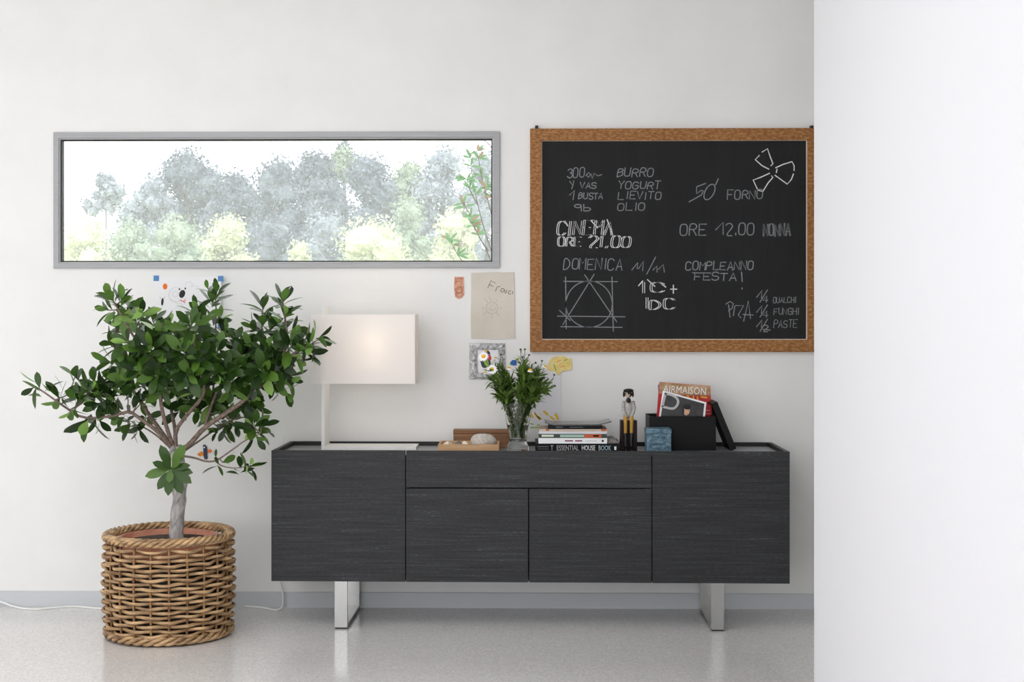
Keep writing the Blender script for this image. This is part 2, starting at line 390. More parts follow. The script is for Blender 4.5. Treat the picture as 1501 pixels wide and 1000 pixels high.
# ------------------------------------------------------------------ table lamp
LY0, LY1 = CY + 6.26, CY + 6.42
lx = X(471, LY0); lamp = thing('table_lamp', 'lit white table lamp with a rectangular fabric shade on an angular metal stand', 'lamp', (lx, LY0, TZ))
t = .0155; bx1 = X(610, LY0); ztop = Z(449.5, LY0)
b = MB(); pts = [(lx, TZ), (bx1, TZ), (bx1, TZ + t), (lx + t, TZ + t), (lx + t, ztop), (lx, ztop)]
b.prism(pts, LY0, LY1); b.build('stand', WHITEM, lamp, bevel=.001)
s0, s1, sz0, sz1 = X(456, LY0 - .012), X(608.5, LY0 - .012), Z(563, LY0 - .012), Z(461, LY0 - .012)
shm = bpy.data.materials.new('white_lamp_fabric'); shm.use_nodes = True; nt = shm.node_tree; pb = nt.nodes['Principled BSDF']
pb.inputs['Base Color'].default_value = lin((250, 248, 247)); pb.inputs['Roughness'].default_value = .8
tl = nt.nodes.new('ShaderNodeBsdfTranslucent'); tl.inputs[0].default_value = lin((246, 240, 232)); mx = nt.nodes.new('ShaderNodeMixShader'); mx.inputs[0].default_value = .36
nt.links.new(pb.outputs[0], mx.inputs[1]); nt.links.new(tl.outputs[0], mx.inputs[2]); nt.links.new(mx.outputs[0], nt.nodes['Material Output'].inputs[0])
b = MB(); ya, yb = LY0 - .012, LY1 + .012; k = .0015
b.box(s0, s1, ya, ya + k, sz0, sz1); b.box(s0, s1, yb - k, yb, sz0, sz1); b.box(s0, s0 + k, ya + k, yb - k, sz0, sz1); b.box(s1 - k, s1, ya + k, yb - k, sz0, sz1)
sh = b.build('lamp_shade', shm, lamp)
bc = P(549, 510, (LY0 + LY1) / 2)
b = MB(); b.tube([(lx + t, bc.y, bc.z - .07), (bc.x, bc.y, bc.z - .07)], .004); b.tube([(bc.x, bc.y, bc.z - .085), (bc.x, bc.y, bc.z - .03)], .014, 12)
b.build('bulb_holder', WHITEM, lamp)
em = bpy.data.materials.new('glowing_bulb'); em.use_nodes = True
em.node_tree.nodes['Principled BSDF'].inputs['Emission Color'].default_value = (1, .8, .6, 1); em.node_tree.nodes['Principled BSDF'].inputs['Emission Strength'].default_value = 6
b = MB(); b.lathe([(.008, -.03), (.016, -.02), (.026, .0), (.022, .018), (.008, .027)], bc, 16); b.build('light_bulb', em, lamp)
ld = bpy.data.lights.new('bulb_light', 'POINT'); ld.energy = 4.4; ld.color = (1, .90, .80); ld.shadow_soft_size = .026
lo = bpy.data.objects.new('bulb_light', ld); col.objects.link(lo); lo.location = bc + Vector((0, -.006, 0)) - Vector(lamp.location); lo.parent = lamp
b = MB()   # flex: from the shade down behind the cabinet, then along the floor and off to the left
cpts = [P(470, 470, -.12), P(446, 535, -.05), P(430, 590, -.025), P(413, 650, -.012), P(408, 700, -.012), P(406, 800, -.014), P(409, 850, -.02), P(415, 870, -.06)]
cz = .004
def fl(px, py):  # floor point
    d = (CZ - cz) * F / (py - PY); return P(px, py, CY + d)
fpts = [fl(415, 893), fl(404, 897), fl(385, 892), fl(345, 889.5), fl(300, 893), fl(230, 892), fl(155, 896), fl(110, 891), fl(75, 894), fl(50, 897), fl(20, 893)]
wall_end = [P(0, 881, -.02), P(-60, 872, -.03)]
allp = cpts + fpts + wall_end
def smooth(pts, it=2):
    for _ in range(it):
        q = [pts[0]]
        for a, c in zip(pts, pts[1:]): q += [a * .75 + c * .25, a * .25 + c * .75]
        pts = q + [pts[-1]]
    return pts
for q in fpts: q.z = .0048
sp_ = smooth(allp); b.tube(sp_, [.0022 if q.z > .25 else .0044 for q in sp_], 6); b.build('power_cord', mat('white_flex', (240, 240, 238), .5), lamp, label='thin white flex of the lamp running down behind the sideboard and along the floor')

# ------------------------------------------------------------------ wicker basket
bcx, bcy, br, bh = X(248, CY + 5.965), CY + 5.965, .247, .425
bk = thing('wicker_basket', 'round brown willow basket holding the potted tree on the polished floor', 'basket', (bcx, bcy, 0))
def brad(z): return br + .012 * math.sin(math.pi * min(max(z / bh, 0), 1)) * .8 + .004 * z / bh
NS = 22
b = MB()
for k in range(NS):
    a = 2 * math.pi * (k + .35) / NS
    b.tube([(bcx + (brad(z)) * math.cos(a), bcy + (brad(z)) * math.sin(a), z) for z in np.linspace(.012, bh - .025, 9)], .0052, 6)
b.build('stakes', WICKERD, bk)
b = MB(); NR = 19
for r in range(NR):
    z0 = .045 + (bh - .085) * r / (NR - 1); rr = random.Random(r); pts = []; rads = []
    for j in range(NS * 6):
        a = 2 * math.pi * j / (NS * 6); ph = (j / 6 - .35) * math.pi + r * math.pi
        w_ = math.cos(ph)
        zz = z0 + .0025 * noise.noise(Vector((j * .21, r * 3.1, 0))) + .0022 * math.sin(j * .5 + r)
        q = brad(zz) + .0125 * w_ + .0025
        pts.append((bcx + q * math.cos(a), bcy + q * math.sin(a), zz)); rads.append(.0072 * (1 + .18 * noise.noise(Vector((j * .13, r * 1.7, 5)))))
    b.tube(pts, rads, 6, closed=True)
b.build('weave', WICKER, bk)
def rope(b, rad, z, R2, nstr, turns, tr_, flat=1.0):
    for s_ in range(nstr):
        pts = []
        N = 200
        for j in range(N):
            a = 2 * math.pi * j / N; ph = turns * a + 2 * math.pi * s_ / nstr
            q = rad + R2 * math.cos(ph); pts.append((bcx + q * math.cos(a), bcy + q * math.sin(a), z + R2 * flat * math.sin(ph)))
        b.tube(pts, tr_, 6, closed=True)
b = MB(); rope(b, br + .008, bh - .005, .0125, 4, 13, .0085, 1.0); b.build('braided_rim', WICKER, bk)
b = MB(); rope(b, br + .006, .024, .010, 3, 12, .0085, 1.1); b.build('braided_foot', WICKER, bk)
b = MB(); b.lathe([(br - .0125, .022), (br - .0135, .345), (br - .0150, .345), (br - .0140, .022)], (bcx, bcy, 0), 40, closed=True); b.build('liner', mat('dark_liner', (24, 24, 28), .7), bk)
b = MB(); b.lathe([(.001, .004), (br - .012, .004), (br - .010, .012), (br - .012, .02), (.001, .02)], (bcx, bcy, 0), 32); b.build('base', WICKERD, bk)

# ------------------------------------------------------------------ potted ficus
TY = bcy
tp = thing('potted_tree', 'bushy green rubber fig tree in a terracotta pot standing inside the wicker basket', 'plant', (bcx, bcy, .021))
b = MB(); b.lathe([(.001, .0), (.15, .0), (.205, .36), (.205, .395), (.192, .395), (.19, .35), (.001, .35)], (bcx, bcy, .021), 40); b.build('pot', TERRA, tp)
b = MB(); b.lathe([(.001, .352), (.187, .352), (.187, .372), (.12, .378), (.05, .385), (.001, .386)], (bcx, bcy, .021), 32); b.build('soil', SOIL, tp)
def T(px, py, dy=0.0): return P(px, py, TY + dy)
b = MB()
tr_pts = [T(259, 795), T(258, 775), T(261, 750), T(263, 728), T(265, 705), T(262, 685), T(259, 668), T(257, 655)]
tr_pts = smooth(tr_pts, 1); nT = len(tr_pts)
b.tube(tr_pts, [.030 - .006 * i / (nT - 1) if i > 1 else .034 - .003 * i for i in range(nT)], 14)
# twisted ridge up the trunk
for s_ in range(3):
    b.tube([q + Vector((math.cos(i * .75 + s_ * 2.1), math.sin(i * .75 + s_ * 2.1), 0)) * .021 for i, q in enumerate(tr_pts)], [.011] * nT, 8)
b.build('trunk', BARK, tp)

CROTCH = Vector(T(258, 662))
# (name points in photo pixels + depth, start radius, end radius)
BR = [
 ([(255, 662, 0), (243, 645, -.03), (226, 628, -.06), (204, 613, -.08), (191, 603, -.10), (175, 607, -.11), (153, 612, -.13), (122, 614, -.14), (95, 597, -.15), (76, 583, -.14), (51, 566, -.13)], .010, .003),
 ([(254, 660, 0), (236, 632, .04), (216, 605, .08), (200, 580, .10), (184, 556, .12), (173, 537, .12), (167, 518, .12), (172, 490, .12), (168, 470, .12)], .010, .003),
 ([(256, 660, 0), (245, 630, -.04), (237, 600, -.08), (234, 570, -.1), (231, 540, -.12), (226, 526, -.13), (208, 509, -.14), (196, 494, -.15), (186, 476, -.15), (174, 455, -.14), (165, 440, -.14)], .009, .003),
 ([(258, 660, 0), (257, 632, .05), (252, 605, .1), (246, 580, .14), (243, 545, .16), (240, 510, .16), (238, 480, .15)], .009, .003),
 ([(258, 660, 0), (256, 632, -.02), (276, 606, -.06), (296, 584, -.10), (300, 570, -.12), (294, 546, -.14), (288, 524, -.16), (284, 500, -.17), (279, 478, -.18)], .009, .0035),
 ([(262, 664, 0), (275, 655, -.01), (300, 626, -.03), (328, 608, -.05), (352, 592, -.06), (374, 574, -.07), (388, 556, -.08), (412, 530, -.1), (421, 505, -.1), (420, 480, -.1), (416, 455, -.1), (414, 437, -.1)], .0125, .003),
 ([(300, 626, -.03), (308, 600, .0), (320, 568, .02), (344, 560, .03), (360, 546, .03), (374, 532, .03), (383, 505, .03), (384, 478, .02), (385, 452, .02)], .006, .003),
 ([(300, 626, -.03), (308, 605, .06), (313, 570, .1), (315, 530, .12), (316, 490, .12), (317, 462, .12), (316, 436, .12)], .006, .0025),
 ([(264, 668, 0), (285, 671, -.04), (302, 677, -.06), (317, 676, -.08), (340, 660, -.1), (360, 645, -.12), (374, 640, -.13), (384, 633, -.13)], .005, .002),
 ([(316, 677, -.08), (326, 684, -.09), (345, 687, -.1), (358, 684, -.1), (370, 684, -.1)], .003, .0015),
 ([(412, 530, -.1), (430, 518, -.12), (440, 513, -.13), (452, 507, -.14), (468, 497, -.15)], .005, .002),
 ([(266, 664, 0), (290, 648, .03), (312, 632, .06), (345, 612, .1), (370, 612, .12), (392, 618, .12)], .005, .002),
 ([(255, 662, 0), (232, 640, .06), (214, 628, .1), (200, 622, .12), (190, 626, .12)], .005, .002),
]
leafers = []; bparts = []
def frame_rosette(lb, tip, d, n, L, seed, spread=(22, 82), mats=(0, 1, 2), wts=(5, 4, 1)):
    rr = random.Random(seed); d = d.normalized(); u = d.orthogonal().normalized(); v = d.cross(u); ph0 = rr.random() * 6.28
    for k in range(n):
        f = k / max(n - 1, 1); a = ph0 + k * 2.39996
        tilt = R(spread[0] + (spread[1] - spread[0]) * f + rr.uniform(-9, 9))
        rad = u * math.cos(a) + v * math.sin(a)
        dd = d * math.cos(tilt) + rad * math.sin(tilt)
        nn = d * math.sin(tilt) - rad * math.cos(tilt)
        base = tip - d * (f * .035) + rad * .002
        LL = L * rr.uniform(.8, 1.12) * (.75 + .25 * min(f * 2.5, 1))
        lb.leaf(base, dd, nn, LL, LL * rr.uniform(.37, .45), rr.choices(mats, wts)[0], shape=.55, prof=1.12, fold=rr.uniform(.05, .3), curl=rr.uniform(.02, .28))
def twig_leaves(lb, p0, p1, n, L, seed, mats=(0, 1, 2), wts=(5, 4, 1)):
    rr = random.Random(seed); d = (p1 - p0).normalized(); u = d.orthogonal().normalized(); v = d.cross(u)
    for k in range(n):
        q = p0.lerp(p1, (k + .5) / n); a = k * 2.4 + rr.random(); rad = u * math.cos(a) + v * math.sin(a); tilt = R(rr.uniform(45, 75))
        dd = d * math.cos(tilt) + rad * math.sin(tilt); nn = d * math.sin(tilt) - rad * math.cos(tilt)
        nn = (nn + Vector((0, -.2, .4))).normalized()
        LL = L * rr.uniform(.85, 1.1); lb.leaf(q, dd, nn, LL, LL * rr.uniform(.4, .46), rr.choices(mats, wts)[0], shape=.55, prof=1.12, fold=rr.uniform(.05, .3), curl=rr.uniform(0, .25))
allpts = []
for i, (pts, r0, r1) in enumerate(BR):
    q = smooth([T(*p) for p in pts], 1); n = len(q)
    wb = MB(); wb.tube(q, [r0 + (r1 - r0) * k / (n - 1) for k in range(n)], 8)
    bparts.append([wb, MB()])
    for k, p in enumerate(q):
        if k > n * .35: allpts.append((p, i))
    d = q[-1] - q[-3]
    leafers.append((i, q[-1], d))
# hand-placed leaf clusters: px, py, depth, direction in the picture (right, up), towards viewer, leaves, length
CL = [
 (163, 436, -.14, -.6, 1, .1, 8, .082), (178, 442, -.12, .2, 1, .1, 8, .08), (158, 455, -.1, -1, .2, .1, 6, .075), (192, 455, -.05, .3, 1, -.3, 7, .08),
 (172, 480, .1, -.5, .8, .3, 8, .08), (206, 462, -.12, .6, .9, .3, 8, .08), (163, 505, .1, -.8, .5, .2, 8, .08), (160, 530, .08, -1, .15, .2, 7, .085), (186, 500, -.16, -.3, .5, 1, 9, .08),
 (224, 470, .05, .1, 1, 0, 8, .08), (244, 478, .12, -.1, 1, .3, 9, .08), (232, 495, -.1, -.2, .7, .8, 9, .085), (258, 488, -.1, -.1, .8, .7, 9, .085),
 (279, 476, -.2, .05, .8, .9, 10, .09), (286, 455, .05, .2, 1, .1, 7, .08), (300, 470, -.05, .4, .8, .4, 8, .08), (312, 442, .12, .3, 1, .1, 9, .085), (318, 428, .12, .1, 1, .1, 6, .08), (305, 425, .1, -.4, 1, .1, 3, .07),
 (320, 470, .1, .6, .6, .2, 7, .08), (330, 490, .05, .4, .9, .3, 8, .085), (346, 500, .0, .2, 1, .3, 9, .085), (300, 500, -.12, .2, .7, .8, 9, .085), (318, 515, -.15, .2, .6, 1, 9, .085),
 (385, 450, .02, -.1, 1, .1, 9, .09), (384, 475, .02, 0, 1, .2, 9, .085), (372, 482, .05, -.7, .7, .1, 6, .08), (398, 482, .0, .5, .9, .2, 7, .08),
 (414, 440, -.1, .1, 1, .1, 9, .085), (418, 462, -.1, .4, .9, .2, 9, .08), (414, 480, -.08, -.2, 1, .4, 8, .08), (430, 488, -.1, .8, .5, .2, 8, .08), (426, 505, -.14, .4, .6, .8, 9, .085),
 (440, 510, -.12, .5, .9, .2, 6, .085), (454, 505, -.14, .5, .8, .2, 7, .085), (470, 495, -.15, 1, .12, .1, 6, .085), (452, 515, -.14, 1, -.6, .1, 5, .08), (436, 528, -.08, 1, -.4, .2, 6, .08),
 (368, 510, -.05, -.2, .9, .6, 9, .085), (388, 515, -.08, .1, .8, .7, 9, .085), (405, 512, -.1, .2, .8, .6, 9, .085), (352, 525, -.1, -.1, .7, .9, 9, .085),
 (412, 540, -.12, .6, -.1, .8, 9, .085), (425, 555, -.06, .9, -.5, .2, 8, .085), (402, 560, -.08, .5, -.7, .5, 8, .085), (420, 575, -.05, .8, -.8, .1, 5, .075), (385, 545, -.14, .2, .2, 1, 9, .085),
 (372, 560, -.08, .1, -.7, .7, 7, .085), (350, 548, -.1, 0, .1, 1, 9, .085), (332, 545, -.16, 0, .3, 1, 10, .085), (338, 570, -.1, .2, -.6, .6, 8, .08), (310, 545, -.15, -.1, .3, 1, 9, .085),
 (290, 525, -.2, -.1, .5, 1, 9, .085), (268, 515, -.2, -.2, .6, 1, 9, .088), (248, 515, -.16, -.3, .5, 1, 9, .085), (222, 510, -.18, -.3, .5, 1, 9, .085), (204, 515, -.18, -.5, .4, 1, 9, .085), (186, 525, -.14, -.7, .2, .8, 8, .085),
 (205, 540, -.16, -.4, .1, 1, 9, .085), (228, 550, -.2, -.2, -.1, 1, 10, .09), (252, 545, -.18, 0, .1, 1, 9, .085), (275, 550, -.2, 0, 0, 1, 9, .085), (240, 572, -.16, .2, -.7, .7, 7, .075), (258, 572, -.12, .3, -.5, .7, 5, .07),
 (190, 555, -.12, -.6, -.1, .8, 8, .085), (172, 560, -.1, -.6, 0, .8, 8, .085), (168, 585, -.12, -.4, -.4, .9, 8, .08), (150, 570, -.12, -.7, .2, .6, 8, .08), (138, 560, -.1, -.4, .9, .3, 7, .08), (128, 572, -.13, -.7, .2, .6, 8, .08),
 (146, 592, -.13, -.3, -.3, .9, 7, .08), (120, 582, -.1, -.9, .2, .2, 6, .08), (110, 552, -.1, -.5, .8, .1, 4, .078), (205, 570, -.08, -.3, -.3, .8, 7, .08), (222, 575, -.05, .1, -.2, .9, 6, .075),
 (128, 618, -.15, -.4, -1, .4, 6, .095), (146, 618, -.14, .6, -.9, .4, 5, .075), (105, 604, -.15, -.5, -.8, .2, 4, .065), (85, 588, -.15, -.6, -.7, .3, 4, .075), (88, 582, -.15, .1, 1, .3, 4, .078), (58, 570, -.14, -.2, .9, .2, 4, .08), (50, 568, -.13, -.9, -.7, .2, 4, .08),
 (190, 624, .12, -.5, -.6, .2, 7, .08), (203, 630, .1, .1, -.9, .4, 5, .075), (178, 612, .1, -.7, -.3, .3, 6, .07), (214, 612, .1, .2, .1, .8, 5, .07),
 (330, 628, .06, -.2, -.6, .5, 7, .072), (345, 622, .08, .3, -.5, .5, 6, .07), (318, 632, .05, -.6, -.5, .4, 5, .065), (372, 600, .05, .2, -.7, .7, 8, .08), (360, 588, .0, .1, -.7, .7, 8, .08), (384, 625, -.12, .7, .6, .2, 6, .08), (376, 642, -.13, .5, -.7, .3, 5, .075), (372, 622, -.1, .2, .6, .8, 7, .075),
 (353, 685, -.1, .2, .9, .3, 5, .06), (366, 682, -.1, .6, .8, .2, 5, .06), (368, 686, -.1, .9, -.6, .2, 4, .065), (328, 678, -.09, .7, .2, .3, 4, .055), (316, 672, -.08, -.3, 1, .2, 2, .055),
 (290, 600, .08, .1, .2, .9, 7, .075), (275, 585, .12, .1, .3, .9, 8, .08), (262, 600, .14, .1, .3, .9, 6, .08), (310, 590, .08, .2, .1, .9, 8, .08), (296, 560, .1, 0, .4, .9, 9, .085), (255, 530, .1, 0, .6, .8, 9, .085), (200, 480, .1, -.2, .8, .4, 8, .08), (270, 500, .1, 0, .8, .6, 9, .085), (340, 530, .12, 0, .7, .7, 9, .085),
 (215, 535, .12, -.2, .5, .8, 9, .085), (180, 545, .1, -.5, .4, .8, 8, .08), (398, 535, .05, .3, .5, .8, 9, .085), (365, 575, .1, .1, 0, .9, 8, .08), (325, 600, .12, .1, .1, .9, 7, .08),
]
for i, (px, py, dy, dr, du, dv, n, L) in enumerate(CL):
    tip = T(px, py, dy); d = Vector((dr, -dv, du)).normalized()
    best = min(allpts, key=lambda a: (a[0] - tip).length + (.05 if a[0].z > tip.z + .03 else 0)); k = best[1]
    wb, lb = bparts[k]
    root = best[0]; midp = (root + tip) / 2 - d * min(.03, (root - tip).length * .3)
    wb.tube(smooth([root, midp, tip], 1), [.0028, .0026, .0024, .0022, .002, .0018][:len(smooth([root, midp, tip], 1))], 6)
    light = py < 470 and px < 250
    frame_rosette(lb, tip, d, n, L * (1.24 if px < 185 else 1.14), 100 + i, mats=(0, 1, 2, 3), wts=(4, 4, 2, 2 if light else .35))
    ln = (root - tip).length
    if ln > .05: twig_leaves(lb, root.lerp(tip, .3), tip - d * .03, int(min(ln / .022, 5)), L * .92, 400 + i, mats=(0, 1, 2, 3), wts=(4, 4, 1.5, .5))
# the rosette hanging in front of the trunk
wb, lb = MB(), MB(); tip = T(251, 688, -.13)
wb.tube(smooth([T(258, 672, -.01), T(256, 675, -.07), tip], 1), [.003] * 6, 6)
for k, (ex, ey, L_) in enumerate(((236, 655, 1), (268, 655, 1), (226, 678, .8), (276, 682, .7), (214, 697, 1), (278, 706, 1), (231, 716, 1), (248, 706, .8), (246, 724, 1), (266, 722, 1), (262, 672, .8), (240, 668, .9), (280, 692, .8))):
    e_ = T(ex, ey, -.15 - .01 * (k % 3)); dd = e_ - tip; lb.leaf(tip, dd, Vector((.1, -1, .35)), dd.length * 1.05, max(.032, dd.length * .40), (1, 2, 1)[k % 3], shape=.55, prof=1.15, fold=.12, curl=.12)
bparts.append([wb, lb])
for wb, lb in bparts:
    o = wb.build('branch', TWIG, tp)
    if lb.v: lb.build('leaves', LEAFS, o)

# ------------------------------------------------------------------ blackboard
FY = -.028
bo = (X(777, FY), X(1199, FY), Z(516, FY), Z(188.5, FY)); bi = (X(794, FY), X(1183.5, FY), Z(498, FY), Z(206.5, FY))
bd = thing('blackboard', 'large wooden framed blackboard with chalk notes and drawings on the wall', 'blackboard', ((bo[0] + bo[1]) / 2, 0, bo[2]))
b = MB(); b.ring(bo, bi, FY, -.001); b.build('frame', FRAMEW, bd, bevel=.003)
b = MB(); lip = .005; b.ring(bi, (bi[0] + .002, bi[1] - lip * .6, bi[2] + lip * .6, bi[3] - .001), FY + .006, -.008); b.build('lit_inner_edge', FRAMEL, bd)  # light on the frame's inner edges, painted as a pale ring
b = MB(); b.box(bi[0] - .002, bi[1] + .002, -.012, -.004, bi[2] - .002, bi[3] + .002); slate = b.build('slate', SLATE, bd)
for px in (786.5, 1189.5):
    b = MB(); q = P(px, 187, -.015); b.box(q.x - .007, q.x + .007, -.024, -.0005, q.z - .004, q.z + .008); b.tube([(q.x, -.024, q.z + .004), (q.x, -.029, q.z + .004)], .004, 8)
    b.build('hanging_bracket', BLACK, bd)
G = {'A': '00 26 40|12 32', 'B': '00 06 36 45 34 03|34 42 31 00', 'C': '45 36 16 05 01 10 30 41', 'D': '00 06 26 44 42 20 00', 'E': '46 06 00 40|03 33', 'F': '46 06 00|03 33',
     'G': '45 36 16 05 01 10 30 41 43 23', 'H': '00 06|40 46|03 43', 'I': '20 26', 'L': '06 00 40', 'M': '00 06 23 46 40', 'N': '00 06 40 46', 'O': '26 16 05 01 10 30 41 45 36 26',
     'P': '00 06 36 45 44 33 03', 'R': '00 06 36 45 44 33 03|23 40', 'S': '45 36 16 05 04 13 33 42 41 30 10 01', 'T': '06 46|26 20', 'U': '06 01 10 30 41 46', 'V': '06 20 46', 'W': '06 10 23 30 46',
     'Y': '06 23 46|23 20', 'Z': '06 46 00 40', '0': '26 16 05 01 10 30 41 45 36 26', '1': '04 26 20', '2': '05 16 36 45 44 00 40', '3': '05 16 36 45 34 23|34 42 41 30 10 01', '4': '30 36 02 42',
     '5': '46 06 03 33 42 41 30 10 01', '/': '00 46', '.': '20 21', ',': '21 10', "'": '26 14', '+': '21 25|03 43', '!': '26 22|20 21', 'q': '45 36 16 05 04 13 33 45 40', 'b': '06 00|03 33 42 41 30 00',
     'g': '44 24 04 02 11 31 44|44 40 10', 'r': '00 04|02 14 34', 'F_': '', 'a': '44 14 03 01 10 30 44|44 40', 'n': '00 04|03 14 34 43 40', 'c': '44 14 03 01 10 40', 'i': '20 24|26 25'}
ROUND = set('BCDGOPRSU02359qbgacn')
def chaikin(p, it=2):
    for _ in range(it):
        q = [p[0]]
        for a, c in zip(p, p[1:]): q += [(a[0] * .75 + c[0] * .25, a[1] * .75 + c[1] * .25), (a[0] * .25 + c[0] * .75, a[1] * .25 + c[1] * .75)]
        p = q + [p[-1]]
    return p
def glyph_lines(ch):
    out = []
    for s_ in G.get(ch, '').split('|'):
        if not s_: continue
        p = [(int(c[0]) / 4, int(c[1]) / 6) for c in s_.split()]
        out.append(chaikin(p) if ch in ROUND and len(p) > 3 else p)
    return out
def write(b, s_, x0, x1, y0, y1, Yp, wd, slant=0.0, rise=0.0, bold=0, jit=.06, seed=1, mi=0):
    """hand lettering between photo pixels x0..x1, y0 (cap top)..y1 (base line)"""
    rr = random.Random(seed); n = sum(1.0 if c not in "I1.,' !" else .55 for c in s_); cw = (x1 - x0) / n; x = x0; h = y1 - y0
    for c in s_:
        adv = cw * (1.0 if c not in "I1.,' !" else .55); gw = adv * .76; dx = rr.uniform(-jit, jit) * cw; dy = rr.uniform(-jit, jit) * h
        gh = h * (1 + rr.uniform(-jit, jit) * 1.5)
        for ln in glyph_lines(c):
            for kb in range(bold + 1):
                pp = []
                for (u, v) in ln:
                    qx = x + dx + u * gw + v * slant * h + kb * min(3.0, cw * .17); qy = y1 + dy - v * gh + rise * (x - x0)
                    q = P(qx, qy, Yp); pp.append((q.x, q.z))
                b.stroke(pp, wd, Yp, mi=mi)
        x += adv
def lines(b, L, Yp, wd, mi=0, closed=False):
    for ln in L:
        pp = [(lambda q: (q.x, q.z))(P(x, y, Yp)) for x, y in ln]
        b.stroke(pp, wd, Yp, mi=mi)
def ell(cx, cy, rx, ry, rot=0, n=18):
    c, s_ = math.cos(R(rot)), math.sin(R(rot)); return [(cx + rx * math.cos(t) * c - ry * math.sin(t) * s_, cy + rx * math.cos(t) * s_ + ry * math.sin(t) * c) for t in [2 * math.pi * k / n for k in range(n)]]
CYB = -.0121
def note(fn, m=CHALK, label=None):
    b = MB(); fn(b); return b.build('chalk_writing', m, slate, label=label)
W1, W2 = .0043, .0047
def n1(b):
    write(b, '300', 831, 858, 246, 260, CYB, W1, .1, seed=2); lines(b, [[(859, 257), (863, 253), (866, 256), (862, 260), (860, 257)], [(866, 255), (868, 262), (871, 254), (876, 258), (882, 256)]], CYB, W1)
    lines(b, [[(835, 266), (840, 272), (841, 265)], [(840, 271), (838, 277)]], CYB, W1); write(b, 'VAS', 850, 876, 267, 276, CYB, W1, .1, seed=3)
    lines(b, [[(835, 286), (842, 279), (840, 293)]], CYB, W1); write(b, 'BUSTA', 848, 885, 283, 292, CYB, W1, .1, seed=4)
    write(b, 'qb', 842, 868, 300, 309, CYB, W1, 0, seed=5)
note(n1, label='chalked recipe quantities in the top left column')
def n1(b):
    write(b, 'BURRO', 904, 959, 247, 259, CYB, W1, .15, seed=6); write(b, 'YOGURT', 906, 970, 266, 277, CYB, W1, .15, seed=7); write(b, 'LIEVITO', 906, 971, 281, 292, CYB, W1, .12, seed=8); write(b, 'OLIO', 905, 947, 298, 309, CYB, W1, .1, seed=9)
note(n1, label='chalked ingredients BURRO YOGURT LIEVITO OLIO')
note(lambda b: (write(b, 'CINEMA', 815, 899, 325, 345, CYB, .0030, .12, bold=1, seed=10), lines(b, [[(828, 324), (832, 331)], [(866, 323), (876, 334)], [(890, 322), (898, 345)]], CYB, .005),
                write(b, 'ORE', 817, 853, 348, 361, CYB, .0030, .05, bold=1, seed=11), write(b, '21,00', 861, 926, 346, 363, CYB, .0032, .12, bold=1, seed=12)), CHALKB, 'bold chalk lettering CINEMA ORE 21,00')
note(lambda b: (write(b, 'DOMENICA', 826, 914, 379, 395, CYB, W1, .1, rise=.01, seed=13)), CHALK, 'chalked word DOMENICA')
note(lambda b: (lines(b, [[(926, 396), (935, 385), (934, 394)], [(936, 394), (943, 383), (942, 397)], [(948, 402), (961, 377)], [(957, 396), (963, 390), (963, 399)], [(965, 395), (972, 388), (974, 399)]], CYB, W1)), CHALK, 'chalked date 11/11')
def circ(cx, cy, r, a0=0, a1=360, n=40): return [(cx + r * math.cos(R(a0 + (a1 - a0) * k / n)), cy - r * math.sin(R(a0 + (a1 - a0) * k / n))) for k in range(n + 1)]
note(lambda b: lines(b, [[(829, 406), (830, 482)], [(897, 406), (899, 486)], [(826, 412.5), (905, 413)], [(817, 463.5), (916, 464.5)], [(822, 479), (912, 480)], circ(863.5, 446, 34), [(871, 402), (825, 476)], [(857, 403), (904, 472)], [(820, 455), (836, 470)]], CYB, W1), CHALK, 'chalk drawing of a circle and triangle inside a square')
note(lambda b: (write(b, 'IC', 938, 976, 414, 429, CYB, .0032, 0, bold=1, seed=14), lines(b, [[(936, 419), (942, 412)], [(949, 410), (960, 420)], [(967, 414), (976, 421)], [(987, 418), (987, 430)], [(983, 424), (992, 424)]], CYB, .005)), CHALKB, 'bold chalk letters IC +')
note(lambda b: (write(b, 'IDC', 942, 990, 438, 453, CYB, .0032, 0, bold=1, seed=15)), CHALKB, 'bold chalk letters IDC')
note(lambda b: (lines(b, [[(1034, 269), (1021, 274), (1021, 284), (1028, 279), (1031, 280), (1028, 286), (1010, 296)], ell(1040, 281.5, 6.5, 12.5, 28) + ell(1040, 281.5, 6.5, 12.5, 28)[:1], [(1049, 271), (1053, 262)]], CYB, W2)), CHALK, 'chalked 50 minutes')
note(lambda b: (write(b, 'FORNO', 1066, 1120, 279, 292, CYB, W1, .05, rise=-.01, seed=17)), CHALK, 'chalked word FORNO')
note(lambda b: lines(b, [[(1127, 248), (1117, 243), (1107, 234), (1113, 228)], [(1117, 223), (1125, 218), (1129, 230), (1133, 240), (1130, 243)], [(1137, 246), (1148, 241), (1161, 237), (1164, 243), (1164, 250)], [(1163, 255), (1160, 263), (1154, 270), (1136, 257)], [(1138, 253), (1139, 248)], [(1128, 254), (1115, 260), (1104, 264), (1110, 277)], [(1112, 279), (1118, 281), (1126, 268), (1133, 260), (1131, 258)]], CYB, .0048), CHALKB, 'chalk drawing of a three-bladed fan')
note(lambda b: (write(b, 'ORE', 997, 1038, 328, 345, CYB, W2, .05, seed=18)), CHALK, 'chalked word ORE')
note(lambda b: (lines(b, [[(1049, 337), (1060, 326), (1060, 344)]], CYB, W2), write(b, '2.00', 1063, 1108, 327, 345, CYB, W2, .05, seed=19)), CHALK, 'chalked time 12.00')
note(lambda b: (write(b, 'NONNA', 1118, 1160, 329, 346, CYB, .003, 0, bold=1, seed=20)), CHALK, 'chalked word NONNA')
note(lambda b: (write(b, 'COMPLEANNO', 1005, 1106, 384, 396, CYB, W2, .1, seed=21)), CHALK, 'chalked word COMPLEANNO')
